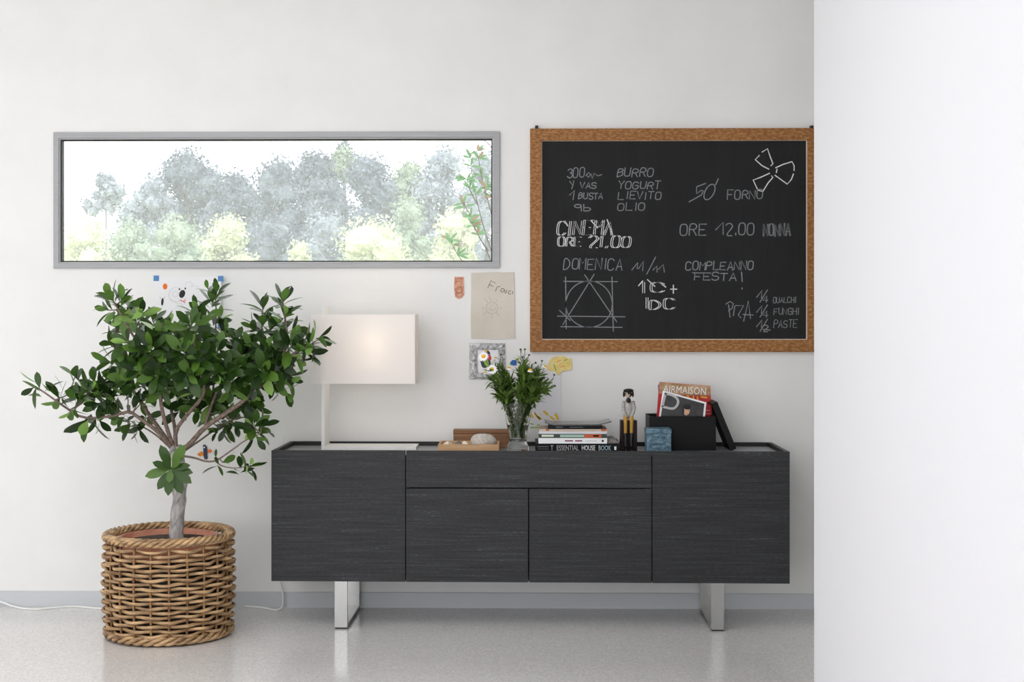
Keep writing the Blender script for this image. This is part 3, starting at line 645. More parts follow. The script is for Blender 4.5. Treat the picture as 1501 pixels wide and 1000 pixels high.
note(lambda b: (write(b, 'FESTA', 1017, 1082, 400, 411, CYB, W2, .08, seed=22), lines(b, [[(1087, 399), (1088, 413)], [(1087.5, 422), (1088, 424)], [(1015, 400), (1034, 400)]], CYB, W2)), CHALK, 'chalked word FESTA with exclamation mark')
def n9(b):
    lines(b, [[(1064, 446), (1070, 442), (1075, 445), (1073, 452), (1068, 456)], [(1068, 447), (1070, 465)], [(1075, 463), (1077, 449)], [(1078, 448), (1090, 448), (1082, 462), (1086, 466)], [(1090, 471), (1097, 441), (1100, 467)], [(1089, 461), (1104, 462)]], CYB, W1)
note(n9, label='chalked word PIZZA')
def n9(b):
    for (y0, k) in ((425, '4'), (447, '4'), (468, '2')):
        lines(b, [[(1109, y0 + 11), (1117, y0 + 1), (1116, y0 + 12)], [(1114, y0 + 18), (1125, y0)]], CYB, W1); write(b, k, 1118, 1128, y0 + 9, y0 + 18, CYB, W1, .1)
    lines(b, [[(1119, 483), (1129, 484)]], CYB, W2)
    write(b, 'OUALCHI', 1133, 1168, 436, 444, CYB, .003, .05, seed=23); write(b, 'FUNGHI', 1134, 1173, 452, 461, CYB, .003, .05, seed=24); write(b, 'PASTE', 1134, 1170, 469, 480, CYB, .003, .1, seed=25)
note(n9, label='chalked portions and toppings in the lower right corner')

# ------------------------------------------------------------------ papers on the wall
def px_poly(pts, Yp):
    q = [P(x, y, Yp) for x, y in pts]; return [(v.x, v.z) for v in q]
def ccw(p):
    a = sum(p[i][0] * p[(i + 1) % len(p)][1] - p[(i + 1) % len(p)][0] * p[i][1] for i in range(len(p)))
    return p if a > 0 else p[::-1]
def sheet(b, pts, Yf, th=.0009, mi=0): b.prism(ccw(px_poly(pts, Yf)), Yf, Yf + th, mi)
YP = -.0035
kd = thing('koala_drawing', 'child drawing of a koala on white paper fixed with blue tape behind the tree', 'drawing', P(276, 440, 0))
b = MB(); nx = 14; q0 = [P(226 + (325 - 226) * i / nx, 440, -.003) for i in range(nx + 1)]; zt, zb_ = Z(405, -.003), Z(480, -.003); vs_ = []; fs_ = []
for i, q in enumerate(q0):   # the right edge lifts off the wall a little
    u = i / nx; lift = .0015 + .016 * max(0, (u - .55) / .45) ** 2
    for z in (zt, zb_):
        for th in (0, .0006): vs_.append((q.x, -lift - th, z))
for i in range(nx):
    a = 4 * i
    fs_ += [(a + 1, a + 3, a + 7, a + 5), (a, a + 4, a + 6, a + 2), (a, a + 1, a + 5, a + 4), (a + 2, a + 6, a + 7, a + 3)]
fs_ += [(0, 2, 3, 1), (4 * nx, 4 * nx + 1, 4 * nx + 3, 4 * nx + 2)]
b.add(vs_, fs_); b.build('paper', PAPER, kd)
b = MB(); Yk = -.0026
lines(b, [circ(258, 432, 10.5, 40, 330), circ(277, 418, 5, -20, 200), circ(285, 430, 11, -60, 120), circ(257, 431, 4), [(250, 440), (262, 446)], [(268, 447), (262, 443)]], Yk, .0012, 0)
sheet(b, ell(263, 424, 1.2, 1.4), Yk - .0004, .0006, 1); sheet(b, ell(271.5, 423, 1, 1.6), Yk - .0004, .0006, 1)
sheet(b, ell(267, 431, 4.2, 6, 20), Yk - .0004, .0006, 1); sheet(b, ell(242, 420, 3.3, 4.4), Yk - .0004, .0006, 2); sheet(b, ell(238, 442.5, 1.8, 5.6, 6), Yk - .0004, .0006, 1)
lines(b, [[(236, 437), (234, 435)], [(240, 437), (242, 435)]], Yk, .001, 1)
lines(b, [[(264, 440), (268, 442), (271, 441), (271.5, 439)], [(269, 442), (271, 444)]], Yk, .0035, 3)
b.build('picture', [GRAPHP, INK, ORANGE, RED], kd)
for (x, y, yy) in ((229, 408, -.004), (323.5, 408.5, -.020), (323, 477, -.020)):
    b = MB(); sheet(b, [(x - 4, y - 4), (x + 4, y - 4), (x + 4, y + 4), (x - 4, y + 4)], yy, .0008); b.build('tape', TAPE, kd, label='square of blue tape')
st = thing('paper_tag', 'small pink and brown paper tag stuck below the right end of the window', 'paper', P(672.5, 422, 0))
b = MB(); sheet(b, [(666, 406), (679.5, 406), (680, 420), (680.5, 432), (677, 437), (672, 438.5), (667, 435.5), (665.5, 425)], -.003, .002); b.build('paper', mat('salmon_paper', (226, 176, 150), .8, c2=(196, 130, 104), scale=(60, 60, 60)), st)
b = MB(); lines(b, [[(668, 408), (678, 409)], [(668, 413), (678, 413)], [(668, 408), (668, 414)], circ(673, 425, 5), [(668, 429), (678, 429)], [(670, 424), (675, 420), (677, 428)], circ(673, 430, 5, 180, 360)], -.003, .0016); b.build('picture', mat('brown_ink', (110, 66, 50), .7), st)
fd = thing('sun_drawing', 'cream sheet with a pencilled smiling sun and a handwritten name', 'drawing', P(721, 448, 0))
b = MB(); sheet(b, [(690.5, 400), (722, 399.5), (753.5, 399), (754.5, 440), (755, 496.5), (722, 497.5), (690.5, 496.5), (689.8, 470), (690.6, 440)], -.004, .0015); b.build('paper', CREAM, fd)
b = MB(); lines(b, [[(715, 422), (720, 411.5), (726, 415)], [(717, 417), (723, 420)], [(726, 427), (729, 420.5), (733, 420)], chaikin([(739, 423.5), (735, 423), (733.5, 427), (737, 429), (740, 423.5), (740, 429.5)]), [(743, 425), (741.5, 430)], chaikin([(749, 426.5), (745.5, 427), (744.5, 431), (749, 431)]), [(751.5, 427), (751, 431)]], -.0041, .0028)
b.build('handwriting', GRAPH, fd)
b = MB(); lines(b, [circ(721, 451.5, 8.5), circ(722, 450.5, 4.5, 200, 350), [(720, 446), (721, 447)], [(710, 438), (715, 443)], [(717, 435.5), (720, 441)], [(729, 440), (727, 442)], [(706, 452), (710, 452)], [(732, 452), (736, 451)], [(708, 462), (713, 458)], [(721.5, 461), (721.5, 467)], [(727, 458), (732, 463)]], -.0041, .0016); b.build('picture', GRAPHL, fd)
# crumpled foil frame with parrot collage
pf = thing('foil_framed_collage', 'small collage of a green bird in a crumpled silver foil frame behind the flowers', 'picture', P(714, 530, 0))
b = MB(); sheet(b, [(697, 511), (733, 511), (733, 549), (697, 549)], -.004, .003); b.build('backing', PAPER, pf)
FOIL = mat('crumpled_foil', (205, 205, 206), .38, .35, c2=(150, 150, 152), scale=(70, 70, 70), bump=1.0, contrast=(.38, .62))
b = MB(); Yq = -.010; o_ = (X(688, Yq), X(740, Yq), Z(556, Yq), Z(503.5, Yq)); i_ = (X(700, Yq), X(730.5, Yq), Z(547, Yq), Z(513, Yq))
N1 = 44
per = []
for (r_, n_) in ((o_, 0), (i_, 1)): pass
def rect_pt(r_, u):
    u = u % 1 * 4; k = int(u); f_ = u - k; c_ = [(r_[0], r_[2]), (r_[1], r_[2]), (r_[1], r_[3]), (r_[0], r_[3]), (r_[0], r_[2])]
    return (c_[k][0] + (c_[k + 1][0] - c_[k][0]) * f_, c_[k][1] + (c_[k + 1][1] - c_[k][1]) * f_)
vs_ = []; fs_ = []; NW = 5
for k in range(N1 * 2):
    po, pi = rect_pt(o_, k / (N1 * 2)), rect_pt(i_, k / (N1 * 2))
    for j in range(NW + 1):
        f_ = j / NW; x_ = po[0] + (pi[0] - po[0]) * f_; z_ = po[1] + (pi[1] - po[1]) * f_; jig = noise.noise(Vector((x_ * 90, z_ * 90, 3)))
        vs_.append((x_ + .0018 * jig, -.0065 - .006 * math.sin(math.pi * min(max(f_, .05), .95)) - .004 * jig, z_ + .0018 * noise.noise(Vector((x_ * 80, 7, z_ * 80)))))
M_ = N1 * 2
for k in range(M_):
    for j in range(NW):
        a, c_ = k * (NW + 1) + j, ((k + 1) % M_) * (NW + 1) + j
        fs_.append((a, c_, c_ + 1, a + 1))
b.add(vs_, fs_); fo = b.build('foil_frame', FOIL, pf); sm = fo.modifiers.new('thick', 'SOLIDIFY'); sm.thickness = .002; sm.offset = -1
b = MB()
sheet(b, ell(712, 530, 6.5, 10, 20), -.0046, .0006, 0); sheet(b, ell(714, 519, 4.5, 5, 10), -.0048, .0006, 1); sheet(b, ell(717, 524, 3, 5, -20), -.005, .0006, 2); sheet(b, ell(712.5, 514.5, 2, 2), -.005, .0006, 3)
sheet(b, ell(713, 532, 3.2, 6, -20), -.0052, .0006, 4); sheet(b, [(703, 529), (712, 532), (716, 537), (706, 534)], -.005, .0006, 1); sheet(b, ell(717.5, 533, 2, 4), -.005, .0006, 1)
b.build('bird_picture', [DGREEN, NAVY, BRED, YELLOW, GREEN], pf)
bb = thing('blue_paper_cutout', 'little blue paper bird cutout on the wall just above the daisies', 'cutout', P(753, 532, 0))
b = MB(); sheet(b, [(748, 535), (748, 531), (751, 528), (757, 527.5), (757.5, 535.5), (753, 535.8)], -.003, .002); b.build('body', BLUE, bb)
b = MB(); sheet(b, [(755, 528), (757, 525.5), (761, 525), (760.5, 527.5), (757, 528.5)], -.0032, .002); sheet(b, [(746.8, 534), (748, 530), (749.5, 535.5)], -.0034, .002); b.build('beak_and_tail', GREEN, bb)
yc = thing('yellow_paper_cutout', 'yellow crayoned paper cutout pinned above the torn drawing under the blackboard', 'cutout', P(822, 534, 0))
b = MB(); sheet(b, [(804, 533), (806, 528), (811, 524), (819, 522.3), (827, 522.5), (832, 525), (837.5, 526), (838.8, 541), (831, 543.5), (824, 544), (822, 547), (818, 550.5), (815, 545), (807, 544), (801, 542)], -.0062, .002)
b.build('paper', mat('yellow_paper', (236, 218, 150), .8, c2=(226, 200, 116), scale=(40, 40, 40)), yc)
b = MB(); lines(b, [[(812, 535), (815, 543)], [(827, 529), (831, 527)]], -.0063, .005, 0); lines(b, [[(816, 531), (822, 528)], [(822, 538), (828, 537)]], -.0063, .003, 1); b.build('crayon_marks', [GREEN, ORANGE], yc)
td = thing('torn_drawing', 'white torn-edged sheet with yellow crayon strokes behind the glass vase', 'drawing', P(795, 580, 0))
rt = random.Random(3); right = [(822.5 + rt.uniform(-1.3, 1.3), y) for y in range(545, 621, 6)]
b = MB(); sheet(b, [(771, 540), (785, 534), (800, 531), (821, 536)] + right + [(823, 622), (810, 624), (795, 627), (776, 628)], -.003, .0015); b.build('paper', mat('thin_white_paper', (226, 226, 230), .85), td)
b = MB()
for (a, c_) in (((784, 606), (791, 615)), ((797, 603), (803, 608)), ((807, 611), (812, 615)), ((814, 607), (818, 615)), ((788, 611), (793, 614)), ((779, 608), (781, 612))): lines(b, [[a, c_]], -.0031, .009, 0)
for (a, c_) in (((777, 621), (782, 622)), ((787, 624), (791, 622)), ((805, 620), (812, 621)), ((778, 627), (800, 626))): lines(b, [[a, c_]], -.0031, .005, 1)
for (a, c_) in (((783, 603), (788, 613)), ((793, 606), (790, 614)), ((801, 602), (800, 609)), ((815, 604), (819, 614))): lines(b, [[a, c_]], -.0031, .002, 0)
b.build('crayon_marks', [YELLOW, GREEN], td)
bf = thing('painted_bird_cutout', 'tiny painted bird cutout in navy yellow and orange on the wall beside the trunk', 'cutout', P(300, 662, 0))
b = MB(); sheet(b, [(297.3, 652.5), (300, 652), (303, 655), (303.8, 660), (303.5, 668), (304.5, 671), (303, 674), (299.5, 673), (298.5, 669), (298, 660)], -.006, .005, 0); sheet(b, ell(299.4, 656, 1.2, 1.3), -.0066, .0008, 1); b.build('body', [NAVY, WHITE], bf)
b = MB(); sheet(b, [(288.5, 666.5), (291, 664), (296, 661.5), (298.2, 664), (298.2, 668.5), (293, 669.5)], -.0055, .004, 0); sheet(b, [(304, 661), (308, 658.5), (310.5, 661), (308.5, 664), (304.5, 663.5)], -.0055, .004, 1); b.build('wings', [mat('amber_paint', (236, 180, 60), .5, c2=(214, 92, 20), scale=(30, 30, 120)), ORANGE], bf)

# ------------------------------------------------------------------ things on the sideboard
# open pale tray with stones
ty0, ty1 = CY + 6.15, CY + 6.335
x0, x1 = X(642, ty0), X(731.5, ty0)
wt = thing('wooden_tray', 'shallow pale wood tray holding stones and shells on the sideboard', 'tray', ((x0 + x1) / 2, ty0, TZ))
b = MB(); hgt = .036; k = .009
b.box(x0, x1, ty0, ty1, TZ, TZ + .006); b.box(x0, x1, ty0, ty0 + k, TZ + .006, TZ + hgt); b.box(x0, x1, ty1 - k, ty1, TZ + .006, TZ + hgt); b.box(x0, x0 + k, ty0 + k, ty1 - k, TZ + .006, TZ + hgt); b.box(x1 - k, x1, ty0 + k, ty1 - k, TZ + .006, TZ + hgt)
b.build('tray_body', LWOOD, wt, bevel=.0012)
def stone(name, label, cat, px, Yp, zc, r, m, seed, rough=.15, rz=0):
    b = MB(); c_ = Vector((X(px, Yp), Yp, zc)); b.blob(c_, r, seed, rough, 24, 14, M=Matrix.Rotation(rz, 3, 'Z')); o = b.build(name, m, origin=c_); return setp(o, label, cat, 'stones and shells in the wooden tray')
zt0 = TZ + .006
stone('stone', 'large rounded speckled grey stone in the pale wooden tray', 'stone', 708.5, ty0 + .085, zt0 + .036, (.056, .045, .035), STONE, 2, .12)
stone('seashell', 'white seashell at the left end of the pale wooden tray', 'shell', 656, ty0 + .045, zt0 + .019, (.022, .022, .018), SHELL, 4, .3)
stone('pebble', 'dark grey pebble between white shells in the wooden tray', 'stone', 672, ty0 + .06, zt0 + .021, (.014, .018, .020), DSHELL, 5, .3)
stone('shell_fragment', 'pale shell fragment leaning against the large grey stone', 'shell', 681.5, ty0 + .045, zt0 + .020, (.012, .02, .020), SHELL, 7, .35, .5)
stone('flat_pebble', 'small flat white pebble between the dark pebble and the large stone front', 'stone', 687.5, ty0 + .022, zt0 + .014, (.010, .010, .013), SHELL, 9, .2)
# brown wooden box behind
by0, by1 = CY + 6.385, CY + 6.475
x0, x1 = X(664.5, by0), X(748, by0)
wb_ = thing('wooden_box', 'plain brown wooden box standing behind the pale tray', 'box', ((x0 + x1) / 2, by0, TZ))
b = MB(); b.box(x0, x1, by0, by1, TZ, TZ + .064); b.build('box_body', BWOOD, wb_, bevel=.001)
b = MB(); b.box(x0 - .001, x1 + .001, by0 - .002, by1 + .001, TZ + .065, TZ + .079); b.build('lid', BWOOD, wb_, bevel=.0015)

# glass vase with daisies
VY = CY + 6.235; vx = X(759, VY); vz = TZ
vt = Z(590, VY) - vz
va = thing('glass_vase', 'clear flared glass vase with water and daisies on the sideboard', 'vase', (vx, VY, vz))
gmat = bpy.data.materials.new('clear_glass'); gmat.use_nodes = True; pb = gmat.node_tree.nodes['Principled BSDF']
pb.inputs['Transmission Weight'].default_value = 1; pb.inputs['Roughness'].default_value = 0.0; pb.inputs['IOR'].default_value = 1.45; pb.inputs['Base Color'].default_value = (.98, 1, .99, 1)
out = [(.002, 0), (.044, 0), (.0465, .0004), (.0483, .0016), (.049, .004), (.048, .018), (.041, .035), (.039, .05), (.041, .075), (.051, .12), (.063, .17), (.0735, vt - .005), (.0745, vt - .001), (.0742, vt - .0003)]
inn = [(.0735, vt), (.0722, vt), (.0717, vt - .0006), (.0707, vt - .005), (.0605, .17), (.0485, .12), (.0385, .075), (.0365, .055), (.034, .043), (.002, .04)]
b = MB(); b.lathe(out + inn, (vx, VY, vz), 40); b.build('vessel', gmat, va)
wm = bpy.data.materials.new('vase_water'); wm.use_nodes = True; pb = wm.node_tree.nodes['Principled BSDF']; pb.inputs['Transmission Weight'].default_value = 1; pb.inputs['Roughness'].default_value = 0; pb.inputs['IOR'].default_value = 1.33; pb.inputs['Base Color'].default_value = (.93, .97, .92, 1)
b = MB(); b.lathe([(.002, .0405), (.0337, .0435), (.0362, .0555), (.0382, .075), (.0470, .115), (.002, .115)], (vx, VY, vz), 32); b.build('water', wm, va)
# (px, py, depth, kind, facing (x, up), label)
FLW = [
 (708.5, 522.5, -.05, 'w', (-.2, .35), 'open white daisy in front of the foil framed bird collage', 1.15),
 (721, 541.5, -.06, 'w', (-.1, .3), 'open white daisy over the lower edge of the foil frame', 1.15),
 (711, 546, -.03, 'y', (-.4, 1), 'lowest left daisy with yellow centre and drooped petals', .8),
 (726, 524.5, 0, 'y', (.2, .9), 'daisy with yellow centre at the right inside of the foil frame', .8),
 (746, 539.5, -.03, 'y', (0, 1.1), 'daisy with yellow centre below the blue paper bird', 1),
 (777.5, 542.5, -.05, 'y', (.1, 1), 'daisy with dark orange centre in the middle of the bouquet', 1.1),
 (766.5, 545, .02, 'y', (-.1, .8), 'small orange-centred daisy just left of the bouquet middle', .7),
 (799, 537, -.02, 'y', (.5, .8), 'white petalled daisy beside the yellow paper cutout', 1),
 (776.5, 531, .03, 'y', (.2, 1), 'tiny yellow daisy bud opening high in the bouquet', .55),
 (734, 520, .02, 'b', (.1, 1), 'green daisy bud near the top right of the foil frame', 1),
 (763, 512.3, .03, 'b', (-.1, 1), 'left of the two topmost green daisy buds', 1),
 (769.5, 512, .02, 'b', (.1, 1), 'right of the two topmost green daisy buds', 1),
 (775.5, 520.5, .04, 'b', (.5, .8), 'green daisy bud just below and right of the topmost pair', 1),
 (766.2, 523.5, .0, 'b', (0, 1), 'green daisy bud straight below the topmost pair', .85),
 (766, 534.5, -.02, 'b', (0, 1), 'round green bud above the small orange-centred daisy', .8),
 (785.3, 532, .0, 'b', (1, .3), 'green bud turned sideways at the right of the bouquet', 1.05),
 (794.5, 529, .05, 'b', (.3, 1), 'flat dark bud above the white daisy beside the yellow cutout', 1),
 (812.3, 549.5, -.01, 'b', (.4, 1), 'dark bud at the tip of the rightmost leaning stem', 1),
 (813.5, 566, .02, 'b', (1, -.3), 'nodding dark bud at the far right of the bouquet', 1),
 (787.3, 557, -.06, 'b', (.2, 1), 'small bud halfway up the right side stems', .8),
 (799, 565, -.04, 'l', (.5, 1), 'leafy flowerless stem leaning right below the nodding bud', 1),
 (735, 543, .03, 'l', (-.1, 1), 'leafy flowerless stem rising left in front of the foil frame', 1),
 (770, 534, .0, 'l', (.1, 1), 'leafy flowerless stem upright in the middle of the bouquet', 1),
 (724, 578.5, .0, 'b', (-1, .3), 'small bud drooping low at the left of the vase', .8),
 (741, 577, -.05, 'l', (-.4, 1), 'leafy flowerless stem low over the left front of the vase mouth', 1),
 (778, 575, -.05, 'l', (.4, 1), 'leafy flowerless stem low over the right front of the vase mouth', 1),
 (787, 584, .02, 'l', (.8, .6), 'leafy flowerless stem spilling over the right rim of the vase', 1),
 (734, 588, .01, 'l', (-.8, .6), 'leafy flowerless stem spilling over the left rim of the vase', 1),
 (759, 568, -.06, 'l', (0, 1), 'short leafy flowerless stem in the centre front of the vase mouth', 1),
]
for i, (px, py, dy, kd_, fc, lab, sc) in enumerate(FLW):
    rr = random.Random(50 + i); head = P(px, py, VY + dy)
    ang = rr.random() * 6.28; hx = (head.x - vx)
    a_ = rr.random() * 6.28; r_ = .026 * rr.random() ** .5; base = Vector((vx + r_ * math.cos(a_), VY + r_ * math.sin(a_), vz + .058))
    mo = Vector((vx + max(-.063, min(.063, hx * .62 + rr.uniform(-.026, .026))), VY + max(-.045, min(.045, dy * .6 + rr.uniform(-.04, .04))), vz + vt))
    up = head - Vector((fc[0] * .02, 0, .03 * max(fc[1], .2)))
    path = smooth([base, Vector((base.x, base.y, vz + .085)), base.lerp(mo, .55), mo, mo.lerp(head, .55) + Vector((-hx * .1, 0, .015)), up, head], 2)
    root = thing('daisy' if kd_ != 'l' else 'leafy_stem', lab, 'flower', tuple(base), 'daisies in the glass vase')
    b = MB(); b.tube(path, .0015, 5); b.build('stem', STEM, root)
    b = MB(); n = len(path)
    for k in range(110):      # narrow leaves, crowded just above the mouth of the vase
        f_ = rr.betavariate(2.2, 2.3) * .82 + .06 if k < 45 else rr.betavariate(5, 5) * .5 + .3; q = path[min(int(f_ * n), n - 2)]
        a = rr.random() * 6.28; t_ = R(rr.uniform(25, 70)); d = (path[min(int(f_ * n) + 1, n - 1)] - q).normalized(); u = d.orthogonal().normalized(); v = d.cross(u); rad = u * math.cos(a) + v * math.sin(a)
        inside = q.z < vz + vt
        L_ = rr.uniform(.026, .058) * (.6 if inside else 1)
        if inside:
            rmax = .030 + (q.z - vz - .07) * .28
            off = Vector((q.x - vx, q.y - VY, 0))
            rad = rad if off.length < .5 * rmax else (rad - off.normalized() * .9)
            if q.z < vz + .07: continue
        if f_ > .72: L_ *= .6
        b.leaf(q, d * math.cos(t_) + rad * math.sin(t_), d, L_, L_ * .24, 0, .1, rr.uniform(-.1, .3), 4, 0.0, .8)
    b.build('leaves', DAISYLEAF, root)
    if kd_ == 'l': continue
    fdir = Vector((fc[0], -.75 if kd_ == 'w' else -.25, fc[1])).normalized(); u = fdir.orthogonal().normalized(); v = fdir.cross(u); Mr = Matrix((u, v, fdir)).transposed()
    if kd_ == 'b':
        b = MB(); b.blob(head, (.0052 * sc, .0052 * sc, .0038 * sc), i, .1, 12, 8, M=Mr); b.build('bud', BUD, root)
    else:
        b = MB(); b.blob(head, (.0082 * sc, .0082 * sc, .0050 * sc), i, .05, 14, 8, M=Mr); b.build('flower_centre', DISC, root)
        b = MB(); npet = 16
        for k in range(npet):
            a = 2 * math.pi * k / npet; rad = u * math.cos(a) + v * math.sin(a); drop = -.1 if kd_ == 'w' else -.9
            dd = (rad + fdir * drop).normalized(); b.leaf(head + rad * .0060 * sc, dd, fdir, (.0155 if kd_ == 'w' else .009) * sc, .0055 * sc, 0, .05, .12, 4, 0, .5)
        b.build('petals', PETAL, root)

# stack of books
def book(name, label, px0, px1, z0, z1, yf, depth, cover, pages=PAGES, texts=(), group='books stacked on the sideboard', rz=0, blocks=()):
    x0, x1 = X(px0, yf), X(px1, yf)
    t = thing(name, label, 'book', ((x0 + x1) / 2, yf, z0), group)
    c = .0022 if z1 - z0 > .012 else .0008
    b = MB(); b.box(x0, x1, yf, yf + c, z0, z1); b.box(x0, x1, yf + c, yf + depth, z0, z0 + c); b.box(x0, x1, yf + c, yf + depth, z1 - c, z1); cv = b.build('cover', cover, t)
    b = MB(); b.box(x0 + .003, x1 - .003, yf + c, yf + depth - .003, z0 + c, z1 - c); b.build('pages', pages, t)
    for (m, a0, a1, f0, f1) in blocks:
        b = MB(); b.box(X(a0, yf), X(a1, yf), yf - .0004, yf - .00005, z0 + (z1 - z0) * f0, z0 + (z1 - z0) * f1); b.build('spine_print', m, cv)
    for (s_, m, pxc, size, sxx) in texts:
        text_part('spine_lettering', s_, m, cv, size, at(X(pxc, yf), yf - .0003, (z0 + z1) / 2), sx=sxx)
    return t
yb0 = CY + 6.16
CB = mat('black_book_cloth', (12, 12, 15), .5, spec=.18); CW = mat('white_book_cover', (238, 238, 238), .4)
PALEB = mat('pale_blue_print', (170, 196, 204), .5)
z = TZ; zt1 = Z(650.5, yb0)
book('book', 'big black book with silver capital lettering at the bottom of the stack', 785, 910, z, zt1, yb0, .27, CB,
     texts=(('T', SILVER, 809, .031, .62), ('ESSENTIAL', SILVER, 832, .031, .66), ('HOUSE', WHITE, 862.5, .031, .60), ('BOOK', PALEB, 886.5, .031, .62)),
     blocks=((mat('grey_print', (92, 88, 94), .6), 788, 804, .62, .72), (mat('grey_print', (0, 0, 0)), 788, 804, .36, .44), (WHITE, 900.5, 903.5, .3, .7)))
z = zt1 + .0003; zt2 = Z(642.3, yb0); MAR = mat('maroon_print', (128, 40, 78), .5)
book('book', 'white book with dark red spine words lying on the black book', 789.5, 890, z, zt2, yb0 + .004, .24, CW,
     blocks=((MAR, 828, 840, .38, .62), (MAR, 843, 853.5, .38, .62), (mat('pale_grey_print', (190, 188, 188), .6), 858, 875, .44, .54), (INK, 882, 885, .3, .68)))
z = zt2 + .0003; zt3 = Z(636.2, yb0)
TEAL = mat('sage_green_print', (158, 190, 172), .5); TERR = mat('rust_print', (188, 84, 40), .5)
book('book', 'dark green book with pale green and rust orange spine in mid stack', 790, 889.5, z, zt3, yb0 + .003, .23, mat('dark_green_cover', (38, 52, 48), .45),
     blocks=((mat('cream_print', (214, 220, 196), .5), 794, 811.5, .3, .78), (TEAL, 821, 856, .2, .8), (TERR, 856, 881.5, .04, .96), (WHITE, 869.5, 878, .35, .7)))
z = zt3 + .0003; zt4 = Z(632.6, yb0)
book('paperback', 'thin pale grey paperback above the green and orange book', 789.5, 890, z, zt4, yb0 + .001, .235, mat('pale_grey_cover', (206, 208, 212), .5))
z = zt4 + .0003; zt5 = Z(629.3, yb0)
book('magazine', 'beige magazine with orange corner tabs under the black case', 790, 890.5, z, zt5, yb0 + .002, .23, mat('beige_cover', (186, 166, 146), .6, c2=(206, 190, 172), scale=(30, 30, 300)), blocks=((TERR, 800, 805, .3, 1.0), (TERR, 881, 889, .2, 1.0)))
z = zt5 + .0003; zt6 = Z(623.8, yb0)
o = book('book', 'slim black book under the curling glossy magazine', 804, 883, z, zt6, yb0 + .004, .19, CB, blocks=((mat('dim_grey_print', (96, 96, 100), .6), 815, 825, .4, .65), (mat('dim_grey_print', (0, 0, 0)), 835, 855, .45, .6)))
mg = thing('magazine', 'glossy black covered magazine with curling corners on top of the book stack', 'magazine', (X(845, yb0), yb0, zt6), 'books stacked on the sideboard')
b = MB(); nx, ny = 20, 8; xa, xb = X(798.5, yb0), X(896, yb0); vs_ = []; fs_ = []
for lay in (0, 1):
    for j in range(ny + 1):
        for i in range(nx + 1):
            u, v = i / nx, j / ny; lift = .014 * max(0, (u - .80) / .2) ** 1.3 + .011 * max(0, (.12 - u) / .12) ** 1.0
            vs_.append((xa + (xb - xa) * u, yb0 - .002 + .2 * v, zt6 + .0006 + lift * (1 - .3 * v) + (.0055 if lay else 0)))
n1_ = (nx + 1) * (ny + 1)
for j in range(ny):
    for i in range(nx):
        a = j * (nx + 1) + i; fs_ += [(a, a + nx + 1, a + nx + 2, a + 1), (n1_ + a, n1_ + a + 1, n1_ + a + nx + 2, n1_ + a + nx + 1)]
for i in range(nx):
    a = i; c_ = ny * (nx + 1) + i; fs_ += [(a, a + 1, n1_ + a + 1, n1_ + a), (c_ + 1, c_, n1_ + c_, n1_ + c_ + 1)]
for j in range(ny):
    a = j * (nx + 1); c_ = a + nx; fs_ += [(a + nx + 1, a, n1_ + a, n1_ + a + nx + 1), (c_, c_ + nx + 1, n1_ + c_ + nx + 1, n1_ + c_)]
b.add(vs_, fs_); b.build('cover', mat('glossy_black_cover', (16, 16, 18), .22, coat=.3), mg)
lf = thing('folded_leaflet', 'grey folded leaflet lying on the right end of the big black book', 'leaflet', (X(899, yb0), yb0, zt1 + .0003), 'books stacked on the sideboard')
b = MB(); x0, x1 = X(891.2, yb0 + .02), X(908, yb0 + .02); zz = zt1 + .0005
b.prism([(x0, zz), (x1, zz), (x1 - .004, zz + .006), (x0 + (x1 - x0) * .55, zz + .021), (x0, zz + .019)], yb0 + .02, yb0 + .16); b.build('cover', mat('grey_leaflet', (104, 100, 98), .5, c2=(150, 144, 140), scale=(40, 20, 90)), lf)

# seated figurine on a dark red block
gy = CY + 6.24; gx = X(922, gy); u_ = 6.24 / F      # metres per photo pixel here
fg = thing('seated_figurine', 'small figurine in a dark cap and mustard trousers seated on a dark red block', 'figurine', (gx, gy, TZ))
bx0, bx1 = X(910, gy), X(934, gy); bz = Z(616.5, gy)
b = MB(); b.box(bx0, bx1, gy, gy + .075, TZ, bz); b.build('block', mat('dark_red_lacquer', (34, 12, 14), .45, spec=.2), fg, bevel=.001)
def fp(px, py, dy): return P(px, py, gy + dy)
CLOTH = mat('pale_grey_coat', (186, 184, 178), .7, c2=(150, 148, 144), scale=(60, 60, 60)); MUST = mat('mustard_trousers', (186, 140, 52), .6); BOOT = mat('black_boots', (18, 18, 20), .4); SKIN = mat('pale_wood_skin', (206, 180, 160), .6)
b = MB(); b.tube([fp(921.5, 614, .012), fp(921.5, 607, .014), fp(921, 598, .016), fp(921, 590, .016), fp(921, 585.5, .014)], [.021, .022, .021, .017, .009], 14, flat=.75); b.build('coat', CLOTH, fg)
b = MB()
for sgn in (-1, 1):
    b.tube([fp(921 + 6 * sgn, 588.5, .014), fp(921.5 + 8.2 * sgn, 598, .008), fp(921.5 + 6.5 * sgn, 606, -.004), fp(921.5 + 3 * sgn, 612, -.022)], [.0085, .0078, .007, .006], 10)
b.build('sleeves', CLOTH, fg)
b = MB(); b.tube([fp(920.8, 588, .012), fp(920.6, 583, .012), fp(920.6, 579, .010), fp(920.6, 573.5, .012)], [.006, .0075, .0105, .0085], 12); b.blob(fp(920.6, 580.5, -.001), (.002, .004, .0035)); b.build('head', SKIN, fg)
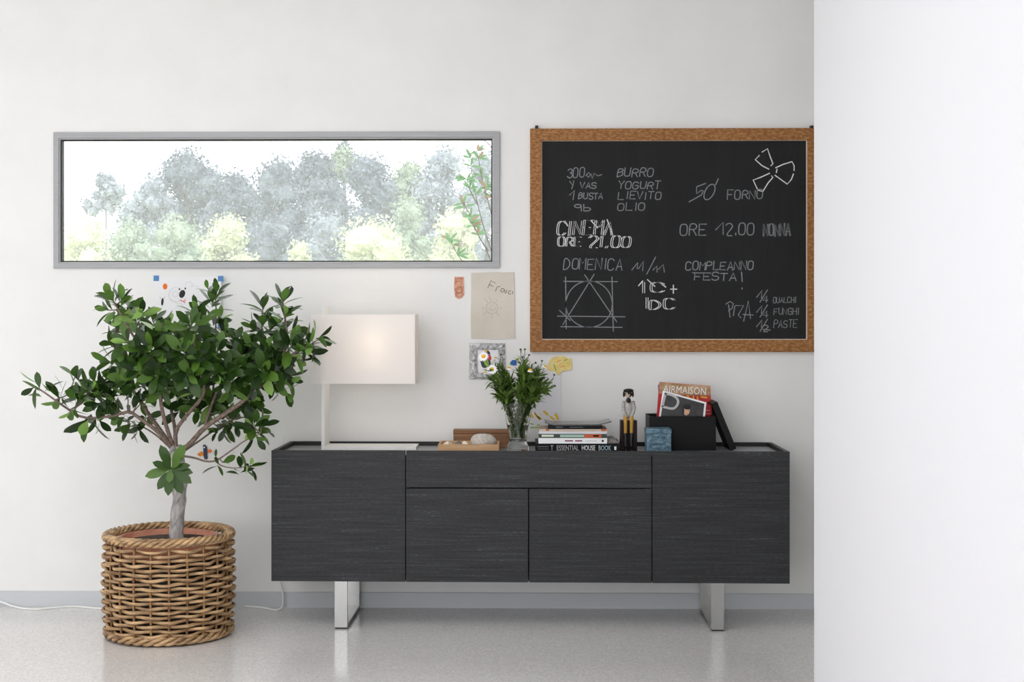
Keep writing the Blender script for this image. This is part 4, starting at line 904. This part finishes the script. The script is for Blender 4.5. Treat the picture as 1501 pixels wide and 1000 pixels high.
b = MB(); b.blob(fp(921.3, 572.8, .010), (.023, .021, .009), 1, 0, 18, 10); b.tube([fp(920, 576, -.004), fp(922.5, 576, -.004)], .006, 8); b.blob(fp(921.2, 578, .024), (.015, .011, .016)); b.blob(fp(914.6, 578, .012), (.005, .009, .013)); b.blob(fp(927.6, 578, .012), (.005, .009, .013)); b.build('cap_and_hair', BLACK, fg)
b = MB(); b.blob(fp(921.2, 587, -.006), (.0105, .007, .012), 3, .1); b.build('scarf', BLACK, fg)
b = MB()
for sgn in (-1, 1):
    b.tube(smooth([fp(921.3 + 3 * sgn, 611.5, .018), fp(921.3 + 3.5 * sgn, 611.5, -.004), fp(921.3 + 4.5 * sgn, 613, -.021), fp(921.3 + 4.5 * sgn, 622, -.021), fp(921.3 + 4.3 * sgn, 637, -.019)], 1), [.011, .011, .0105, .010, .0095, .009, .008, .0075][:10] + [.0075] * 2, 10)
b.build('trousers', MUST, fg)
for sgn in (-1, 1):
    b = MB(); b.tube(smooth([fp(921.3 + 4.3 * sgn, 635, -.019), fp(921.3 + 4.2 * sgn, 648, -.018), fp(921.3 + 4.2 * sgn, 656, -.018)], 1), [.0085, .009, .0088, .0085, .0085, .0085], 10)
    b.blob(Vector((fp(921.3 + 4.2 * sgn, 657, 0).x, gy - .026, TZ + .008)), (.0085, .018, .0078)); b.build('boot', BOOT, fg)

# patterned blue box
py0 = CY + 6.135; x0, x1 = X(948, py0), X(984, py0)
BPAT = mat('mottled_blue_paper', (52, 84, 102), .45, c2=(118, 152, 168), scale=(34, 34, 70), detail=6, contrast=(.38, .66))
pb_ = thing('patterned_box', 'small teal blue patterned box in front of the black storage box', 'box', ((x0 + x1) / 2, py0, TZ))
zb1 = Z(628.5, py0)
b = MB(); b.box(x0, x1, py0, py0 + .108, TZ, zb1 - .022); b.build('box_body', BPAT, pb_, bevel=.002)
b = MB(); b.box(x0 - .0012, x1 + .0012, py0 - .0012, py0 + .1092, zb1 - .0215, zb1); b.build('lid', BPAT, pb_, bevel=.002)
b = MB()
for (cy_, rx, ry) in ((646, 12, 6), (655, 13, 4), (638, 11, 4)):
    pts_ = [(966 + rx * math.cos(R(a)) * (1 + .12 * math.cos(R(a * 6))), cy_ - ry * math.sin(R(a)) * (1 + .2 * math.cos(R(a * 5)))) for a in range(0, 361, 12)]
    lines(b, [pts_], py0 - .0014, .0025)
b.build('ornament', mat('dark_teal_print', (36, 66, 86), .5), pb_)

# black storage box, its lid, and magazines
ky0, ky1 = CY + 6.262, CY + 6.47
x0, x1 = X(952, ky0), X(1049.5, ky0); kz = Z(610.5, ky0); t = .005
sbx = thing('storage_box', 'open black rectangular storage box full of magazines on the sideboard', 'box', ((x0 + x1) / 2, ky0, TZ))
b = MB(); b.box(x0, x1, ky0, ky1, TZ, TZ + t); b.box(x0, x1, ky0, ky0 + t, TZ + t, kz); b.box(x0, x1, ky1 - t, ky1, TZ + t, kz); b.box(x0, x0 + t, ky0 + t, ky1 - t, TZ + t, kz); b.box(x1 - t, x1, ky0 + t, ky1 - t, TZ + t, kz); b.build('box_body', LEATHER, sbx, bevel=.0012)
ll = thing('box_lid', 'black box lid leaning against the right side of the storage box', 'lid', (X(1075, ky0), ky0, TZ))
pt, pbm = Vector((x1 + .0015, kz)), None
# lid seen edge-on: profile leaning from the foot up to the box corner
foot = (X(1079, ky0), TZ); L_ = Vector((X(1051, ky0) - foot[0], Z(592, ky0) - TZ)); Ln = L_.length; ld_ = L_.normalized(); nd = Vector((-ld_.y, ld_.x))
if nd.x > 0: nd = -nd
def lp(a, c_): return (foot[0] + ld_.x * a + nd.x * c_, foot[1] + ld_.y * a + nd.y * c_)
th = .027
b = MB()
lift = th * abs(nd.y) + .0003 if nd.y < 0 else .0003
def lpz(a, c_): q = lp(a, c_); return (q[0], q[1] + lift)
ya, yb = ky0 - .01, ky1 - .02
b.prism(ccw([lpz(0, 0), lpz(Ln, 0), lpz(Ln, .006), lpz(0, .006)]), ya, yb)
for (a0, a1, yy0, yy1) in ((0, .006, ya, yb), (Ln - .006, Ln, ya, yb), (.006, Ln - .006, ya, ya + .006), (.006, Ln - .006, yb - .006, yb)):
    b.prism(ccw([lpz(a0, .006), lpz(a1, .006), lpz(a1, th), lpz(a0, th)]), yy0, yy1)
b.build('lid_body', LEATHER, ll)
def magazine(label, c4, Yb, cover, back, prints, th=.006):
    """magazine standing in the box: c4 = photo corners TL, TR, BR, BL of its front cover"""
    cen = P(sum(q[0] for q in c4) / 4, sum(q[1] for q in c4) / 4, Yb)
    t = thing('magazine', label, 'magazine', cen, 'magazines standing in the black storage box')
    b = MB(); b.prism(ccw(px_poly(c4, Yb)), Yb, Yb + th * .18); cv = b.build('front_cover', cover, t)
    b = MB(); b.prism(ccw(px_poly(c4, Yb + th * .18)), Yb + th * .18, Yb + th * .85); b.build('pages', PAGES, t)
    b = MB(); b.prism(ccw(px_poly(c4, Yb + th * .85)), Yb + th * .85, Yb + th); b.build('back_cover', back, t)
    prints(cv, Yb); return t
def pr1(cv, Yb):
    b = MB(); sheet(b, [(966.8, 560.5), (1040.4, 566.5), (1041, 580.5), (1004, 579.5), (966.5, 577)], Yb - .0004, .0003); b.build('cover_photo', mat('gold_brown_print', (150, 112, 66), .5, c2=(206, 172, 132), scale=(24, 24, 24), detail=3), cv)
    q = P(1004, 572.5, Yb - .0006); text_part('title', 'AIRMAISON', WHITE, cv, .046, Matrix.Translation(q) @ Matrix.Rotation(R(4), 4, 'Y') @ FRONT, sx=.80)
    b = MB(); lines(b, [[(1005, 584), (1008, 580), (1012, 585)], [(1016, 581), (1017, 585)], [(1022, 582), (1023, 586)], [(1028, 582), (1036, 583)]], Yb - .0001, .006); b.build('headline_blocks', YELLOW, cv)
    b = MB(); lines(b, [[(1028, 601), (1040, 602)], [(1030, 606), (1041, 607)]], Yb - .0001, .004); b.build('cover_line', mat('pink_print', (230, 150, 150), .5), cv)
REDC = mat('red_cover', (196, 30, 34), .35)
magazine('red magazine with white title over a golden brown photo in the black box', [(966.5, 560), (1041, 566), (1046, 640), (960, 640)], CY + 6.40, REDC, REDC, pr1)
def pr2(cv, Yb):
    b = MB(); sheet(b, [(974, 575.5), (1032.5, 592), (1026, 650), (962.5, 650)], Yb - .0004, .0003); b.build('cover_photo', mat('dark_cover_photo', (26, 26, 26), .3, c2=(52, 48, 50), scale=(22, 22, 22)), cv)
    b = MB(); Yd = Yb - .0004
    D = chaikin([(975.5, 577), (985, 579), (993, 584), (994.5, 591), (990, 598), (984, 599.5), (971, 596)], 2)
    lines(b, [[(975.5, 577), (973, 587), (971, 595.5)], D], Yd, .0105); b.build('title', SILVER, cv)
    b = MB(); sheet(b, ell(1006.5, 602.5, 4.6, 6.6, 8), Yb - .0008, .0004, 0); sheet(b, ell(1007, 596.5, 6.2, 4, 8), Yb - .0011, .0004, 1); sheet(b, ell(1001.5, 603, 1.6, 6), Yb - .0011, .0004, 1)
    lines(b, [[(1003.5, 601.5), (1005.5, 601.8)], [(1008, 602), (1010, 602.4)], [(1005, 607), (1008, 607.3)]], Yb - .0008, .0014, 2); b.build('portrait', [mat('face_print', (214, 172, 138), .5), INK, mat('brown_print', (110, 60, 44), .5)], cv)
magazine('black magazine with white border and big letter D in front of the red one', [(971.5, 572.5), (1035.5, 590), (1029, 652), (960, 652)], CY + 6.29, CW, CW, pr2)
def pr3(cv, Yb): pass
magazine('blue edged magazine just showing behind the left of the red magazine', [(964.5, 564), (1020, 569), (1020, 640), (968, 640)], CY + 6.425, mat('blue_cover', (52, 84, 140), .4), CW, pr3)

# ------------------------------------------------------------------ outside: hazy trees on the slope
b = MB(); b.box(-90, 90, 0.4, 160, -3.3, -3.0); struct('ground', b, mat('pale_grass', (150, 160, 120), .9, c2=(176, 182, 140), scale=(.4, .4, .4)))
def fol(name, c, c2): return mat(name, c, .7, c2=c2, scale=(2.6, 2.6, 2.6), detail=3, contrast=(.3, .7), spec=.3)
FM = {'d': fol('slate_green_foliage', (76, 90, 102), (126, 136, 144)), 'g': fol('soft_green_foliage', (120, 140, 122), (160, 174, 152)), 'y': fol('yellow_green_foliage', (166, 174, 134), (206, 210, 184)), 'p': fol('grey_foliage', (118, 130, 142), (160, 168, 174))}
BARKO = mat('outdoor_bark', (110, 104, 98), .9)
def tree(name, label, cat, px, top, hwp, dep, kind, nleaf=3800, low=400, dens=1.0, conifer=False, group='trees outside the window'):
    rs = np.random.RandomState(int(px * 7 + top)); Yt = dep
    c = P(px, top, Yt); sc = (Yt - CY) / F; rw = hwp * 1.5 * sc; base = -3.0; zl = P(px, low, Yt).z
    root = thing(name, label, cat, (c.x, Yt, base), group)
    h_ = c.z - zl; blobs = []
    if conifer:
        for k in range(7): f_ = k / 6; blobs.append((0, 0, c.z - f_ * h_ - .2, rw * (.12 + .75 * f_), h_ * .1))
    else:
        nb = 34
        for k in range(nb):
            f_ = (k + .5) / nb; prof = math.sin(math.pi * min(.25 + .5 * f_ + .12, 1)) ; rr_ = rw * rs.uniform(.18, .36)
            zz = c.z - rr_ - f_ * max(h_ - rr_, .1); wid = rw * (.3 + .7 * min(f_ * 2.0, 1)) - rr_ * .6
            blobs.append((rs.uniform(-1, 1) * max(wid, .02), rs.uniform(-.8, .8) * max(wid, .02), zz, rr_, rr_ * rs.uniform(.8, 1.1)))
        blobs.append((0, 0, c.z - rw * .4, rw * .4, rw * .4))
    n = int(nleaf * dens * 2.3); w8 = np.array([q[3] ** 2 for q in blobs]); idx = rs.choice(len(blobs), n, p=w8 / w8.sum()); B = np.array(blobs)[idx]
    d = rs.normal(size=(n, 3)); d /= np.linalg.norm(d, axis=1)[:, None]; rad = rs.uniform(.55, 1.45, n) ** .8
    cen = np.stack([c.x + B[:, 0] + d[:, 0] * B[:, 3] * rad, Yt + B[:, 1] + d[:, 1] * B[:, 3] * rad, B[:, 2] + d[:, 2] * B[:, 4] * rad], 1)
    u = rs.normal(size=(n, 3)); u /= np.linalg.norm(u, axis=1)[:, None]; v = np.cross(u, rs.normal(size=(n, 3))); v /= np.linalg.norm(v, axis=1)[:, None]
    s_ = (rs.uniform(1.4, 3.7, n) * sc)[:, None]
    core = MB()
    for kk, q in enumerate(blobs): core.blob((c.x + q[0], Yt + q[1], q[2]), (q[3] * .72, q[3] * .72, q[4] * .72), kk + px, .35, 12, 8)
    V = np.stack([cen + u * s_, cen + v * s_ * .62, cen - u * s_, cen - v * s_ * .62], 1).reshape(-1, 3) - np.array(root.location)
    me = bpy.data.meshes.new('crown'); CV = np.array([tuple(q) for q in core.v]) - np.array(root.location)
    me.from_pydata(V.tolist() + CV.tolist(), [], np.arange(n * 4).reshape(n, 4).tolist() + [tuple(i + n * 4 for i in f) for f in core.f]); me.materials.append(FM[kind])
    o = bpy.data.objects.new('crown', me); col.objects.link(o); o.parent = root
    b = MB(); r0 = max(rw * .07, .06)
    b.tube([(c.x, Yt, base), (c.x + rw * .05, Yt, (base + zl) / 2), (c.x, Yt, c.z - h_ * .35), (c.x, Yt, c.z - h_ * .12)], [r0, r0 * .8, r0 * .5, r0 * .15], 8)
    for k in range(5):
        q = blobs[(k * 3 + 1) % len(blobs)]; z0_ = (zl + c.z - h_ * .35) / 2 + k * .1
        b.tube([(c.x, Yt, z0_), (c.x + q[0] * .6, Yt + q[1] * .6, (z0_ + q[2]) / 2 + .1), (c.x + q[0], Yt + q[1], q[2])], [r0 * .4, r0 * .25, r0 * .1], 5)
    b.build('trunk', BARKO, root)
for a in [
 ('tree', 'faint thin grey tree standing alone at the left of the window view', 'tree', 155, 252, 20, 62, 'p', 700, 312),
 ('tree', 'round grey-green tree left of centre in the window view', 'tree', 275, 220, 52, 54, 'd', 4200, 345),
 ('tree', 'low hazy tree at the left foot of the round tree', 'tree', 222, 262, 28, 46, 'p', 1800, 345),
 ('tree', 'broad grey tree between the round tree and the dark tall trees', 'tree', 345, 252, 37, 46, 'd', 3400, 370),
 ('tree', 'tall dark slate tree just left of the middle of the window', 'tree', 408, 232, 46, 38, 'd', 4600, 395),
 ('tree', 'tall slate tree with green top right of the dark tall tree', 'tree', 462, 222, 40, 45, 'd', 4200, 395),
 ('conifer', 'conifer tip rising above the other trees at the window top', 'tree', 505, 199, 24, 66, 'd', 900, 250, 1.0, True),
 ('tree', 'pale green treetop right below the conifer tip', 'tree', 503, 216, 16, 53, 'g', 1300, 260),
 ('tree', 'dark bushy tree right of the pale green treetop', 'tree', 540, 224, 40, 32, 'd', 4000, 395),
 ('tree', 'light green round tree right of the dark bushy tree', 'tree', 597, 238, 30, 45, 'g', 2600, 350),
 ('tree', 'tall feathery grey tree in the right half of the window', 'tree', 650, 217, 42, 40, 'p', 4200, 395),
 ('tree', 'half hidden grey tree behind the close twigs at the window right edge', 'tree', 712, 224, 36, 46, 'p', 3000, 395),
 ('bush', 'small grey-green bush in the lower middle right of the window', 'bush', 600, 292, 34, 28, 'g', 2600, 520),
 ('bush', 'wide yellow bush below the dark trees right of centre', 'bush', 545, 320, 64, 22, 'y', 5200, 520),
 ('bush', 'yellow bush at the lower right of the window view', 'bush', 668, 309, 42, 18, 'y', 3600, 520),
 ('bush', 'small bright yellow bush low in the middle of the window', 'bush', 438, 355, 24, 17, 'y', 1400, 520),
 ('bush', 'pale yellow bush below the broad grey tree', 'bush', 330, 316, 46, 25, 'y', 3600, 520),
 ('bush', 'pale green bush below the round grey-green tree', 'bush', 262, 318, 44, 20, 'g', 3200, 520),
 ('bush', 'soft green bush in the lower left part of the window', 'bush', 190, 324, 40, 25, 'g', 3400, 520),
 ('bush', 'pale yellow bush at the far lower left of the window', 'bush', 122, 322, 48, 19, 'y', 3400, 520),
 ('bush', 'slate coloured bush under the dark tall trees', 'bush', 400, 318, 44, 30, 'd', 3200, 520),
 ('bush', 'grey bush under the tall slate tree with green top', 'bush', 478, 312, 42, 27, 'p', 3200, 520),
]: tree(*a)
# distant woodland far down the slope, behind every tree
rs = np.random.RandomState(77); core = MB(); cen = []
for k in range(150):
    q = (rs.uniform(-48, 42), rs.uniform(74, 82), 0); hgt = 5.4 + 1.2 * noise.noise(Vector((q[0] * .11, 2.2, 0))) + rs.uniform(-.6, .3); r_ = rs.uniform(1.6, 2.8)
    core.blob((q[0], q[1], hgt - r_), (r_ * .8, r_ * .8, r_ * .8), k, .35, 10, 7); core.blob((q[0], q[1], -.6), (2.2, 2.2, 3.2), k + 300, .3, 8, 6)
    d = rs.normal(size=(260, 3)); d /= np.linalg.norm(d, axis=1)[:, None]; cen.append(np.array([q[0], q[1], hgt - r_]) + d * r_ * rs.uniform(.75, 1.15, 260)[:, None])
cen = np.concatenate(cen); n = len(cen); u = rs.normal(size=(n, 3)); u /= np.linalg.norm(u, axis=1)[:, None]; v = np.cross(u, rs.normal(size=(n, 3))); v /= np.linalg.norm(v, axis=1)[:, None]
s_ = rs.uniform(.16, .4, n)[:, None]; V = np.stack([cen + u * s_, cen + v * s_ * .6, cen - u * s_, cen - v * s_ * .6], 1).reshape(-1, 3)
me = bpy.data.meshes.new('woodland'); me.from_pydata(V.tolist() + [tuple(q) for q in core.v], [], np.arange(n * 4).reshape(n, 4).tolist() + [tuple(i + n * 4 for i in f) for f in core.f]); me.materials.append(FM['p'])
o = bpy.data.objects.new('woodland', me); col.objects.link(o); setp(o, 'pale band of distant woodland glimpsed low between the trees outside', 'woodland', kind='stuff')
# near twigs just outside the right end of the window
nt_ = thing('flowering_twigs', 'close leafy twigs with reddish buds outside the right end of the window', 'shrub', (X(735, .9), .9, -3.0))
tw = MB(); lv = MB()
TWG = [[(730, 420), (716, 370), (698, 340), (690, 325)], [(732, 400), (712, 345), (700, 300), (692, 262), (690, 232)], [(735, 360), (716, 300), (704, 250), (700, 222)], [(715, 440), (690, 400), (668, 370), (660, 352)], [(716, 368), (700, 345), (688, 312), (678, 298)], [(740, 330), (722, 290), (712, 275)], [(728, 230), (718, 212), (706, 203), (697, 206)], [(700, 300), (688, 278), (684, 262)]]
for k, l in enumerate(TWG):
    q = smooth([P(x, y, .9 + .04 * (k % 3)) for x, y in l], 2); tw.tube(q, [.004 - .0028 * i / (len(q) - 1) for i in range(len(q))], 5); rr = random.Random(k)
    for f_ in (.62, .86, 1.0):
        p = q[min(int(f_ * (len(q) - 1)), len(q) - 1)]
        for j in range(4):
            a = rr.random() * 6.28; d = Vector((math.cos(a), rr.uniform(-.5, .5), abs(math.sin(a)) * 1.1 - .25))
            lv.leaf(p, d, Vector((0, -1, .5)), rr.uniform(.04, .066), rr.uniform(.012, .018), 0 if rr.random() < .85 else 1, .1, .2, 5)
low = [P(735, 700, .9), P(733, 440, .9), P(731, 410, .9)]
tw.tube([Vector((X(735, .9), .9, -3.0))] + low, .006, 6)
tw.build('twig', BARKO, nt_); lv.build('leaves', [leaf_mat('outdoor_leaf', (112, 146, 108), (140, 166, 124)), mat('reddish_bud', (150, 126, 104), .6)], nt_)
# haze filling the air over the slope
hz = bpy.data.materials.new('morning_haze'); hz.use_nodes = True; nt = hz.node_tree; nt.nodes.remove(nt.nodes['Principled BSDF'])
vsx = nt.nodes.new('ShaderNodeVolumeScatter'); vsx.inputs['Density'].default_value = .0155; vsx.inputs['Color'].default_value = (.97, .985, 1, 1); vsx.inputs['Anisotropy'].default_value = 0
nt.links.new(vsx.outputs[0], nt.nodes['Material Output'].inputs['Volume'])
b = MB(); b.box(-40, 40, 2, 15, -2.99, 20); o = b.build('haze', hz); setp(o, 'pale morning haze hanging over the trees outside', 'haze', kind='stuff')
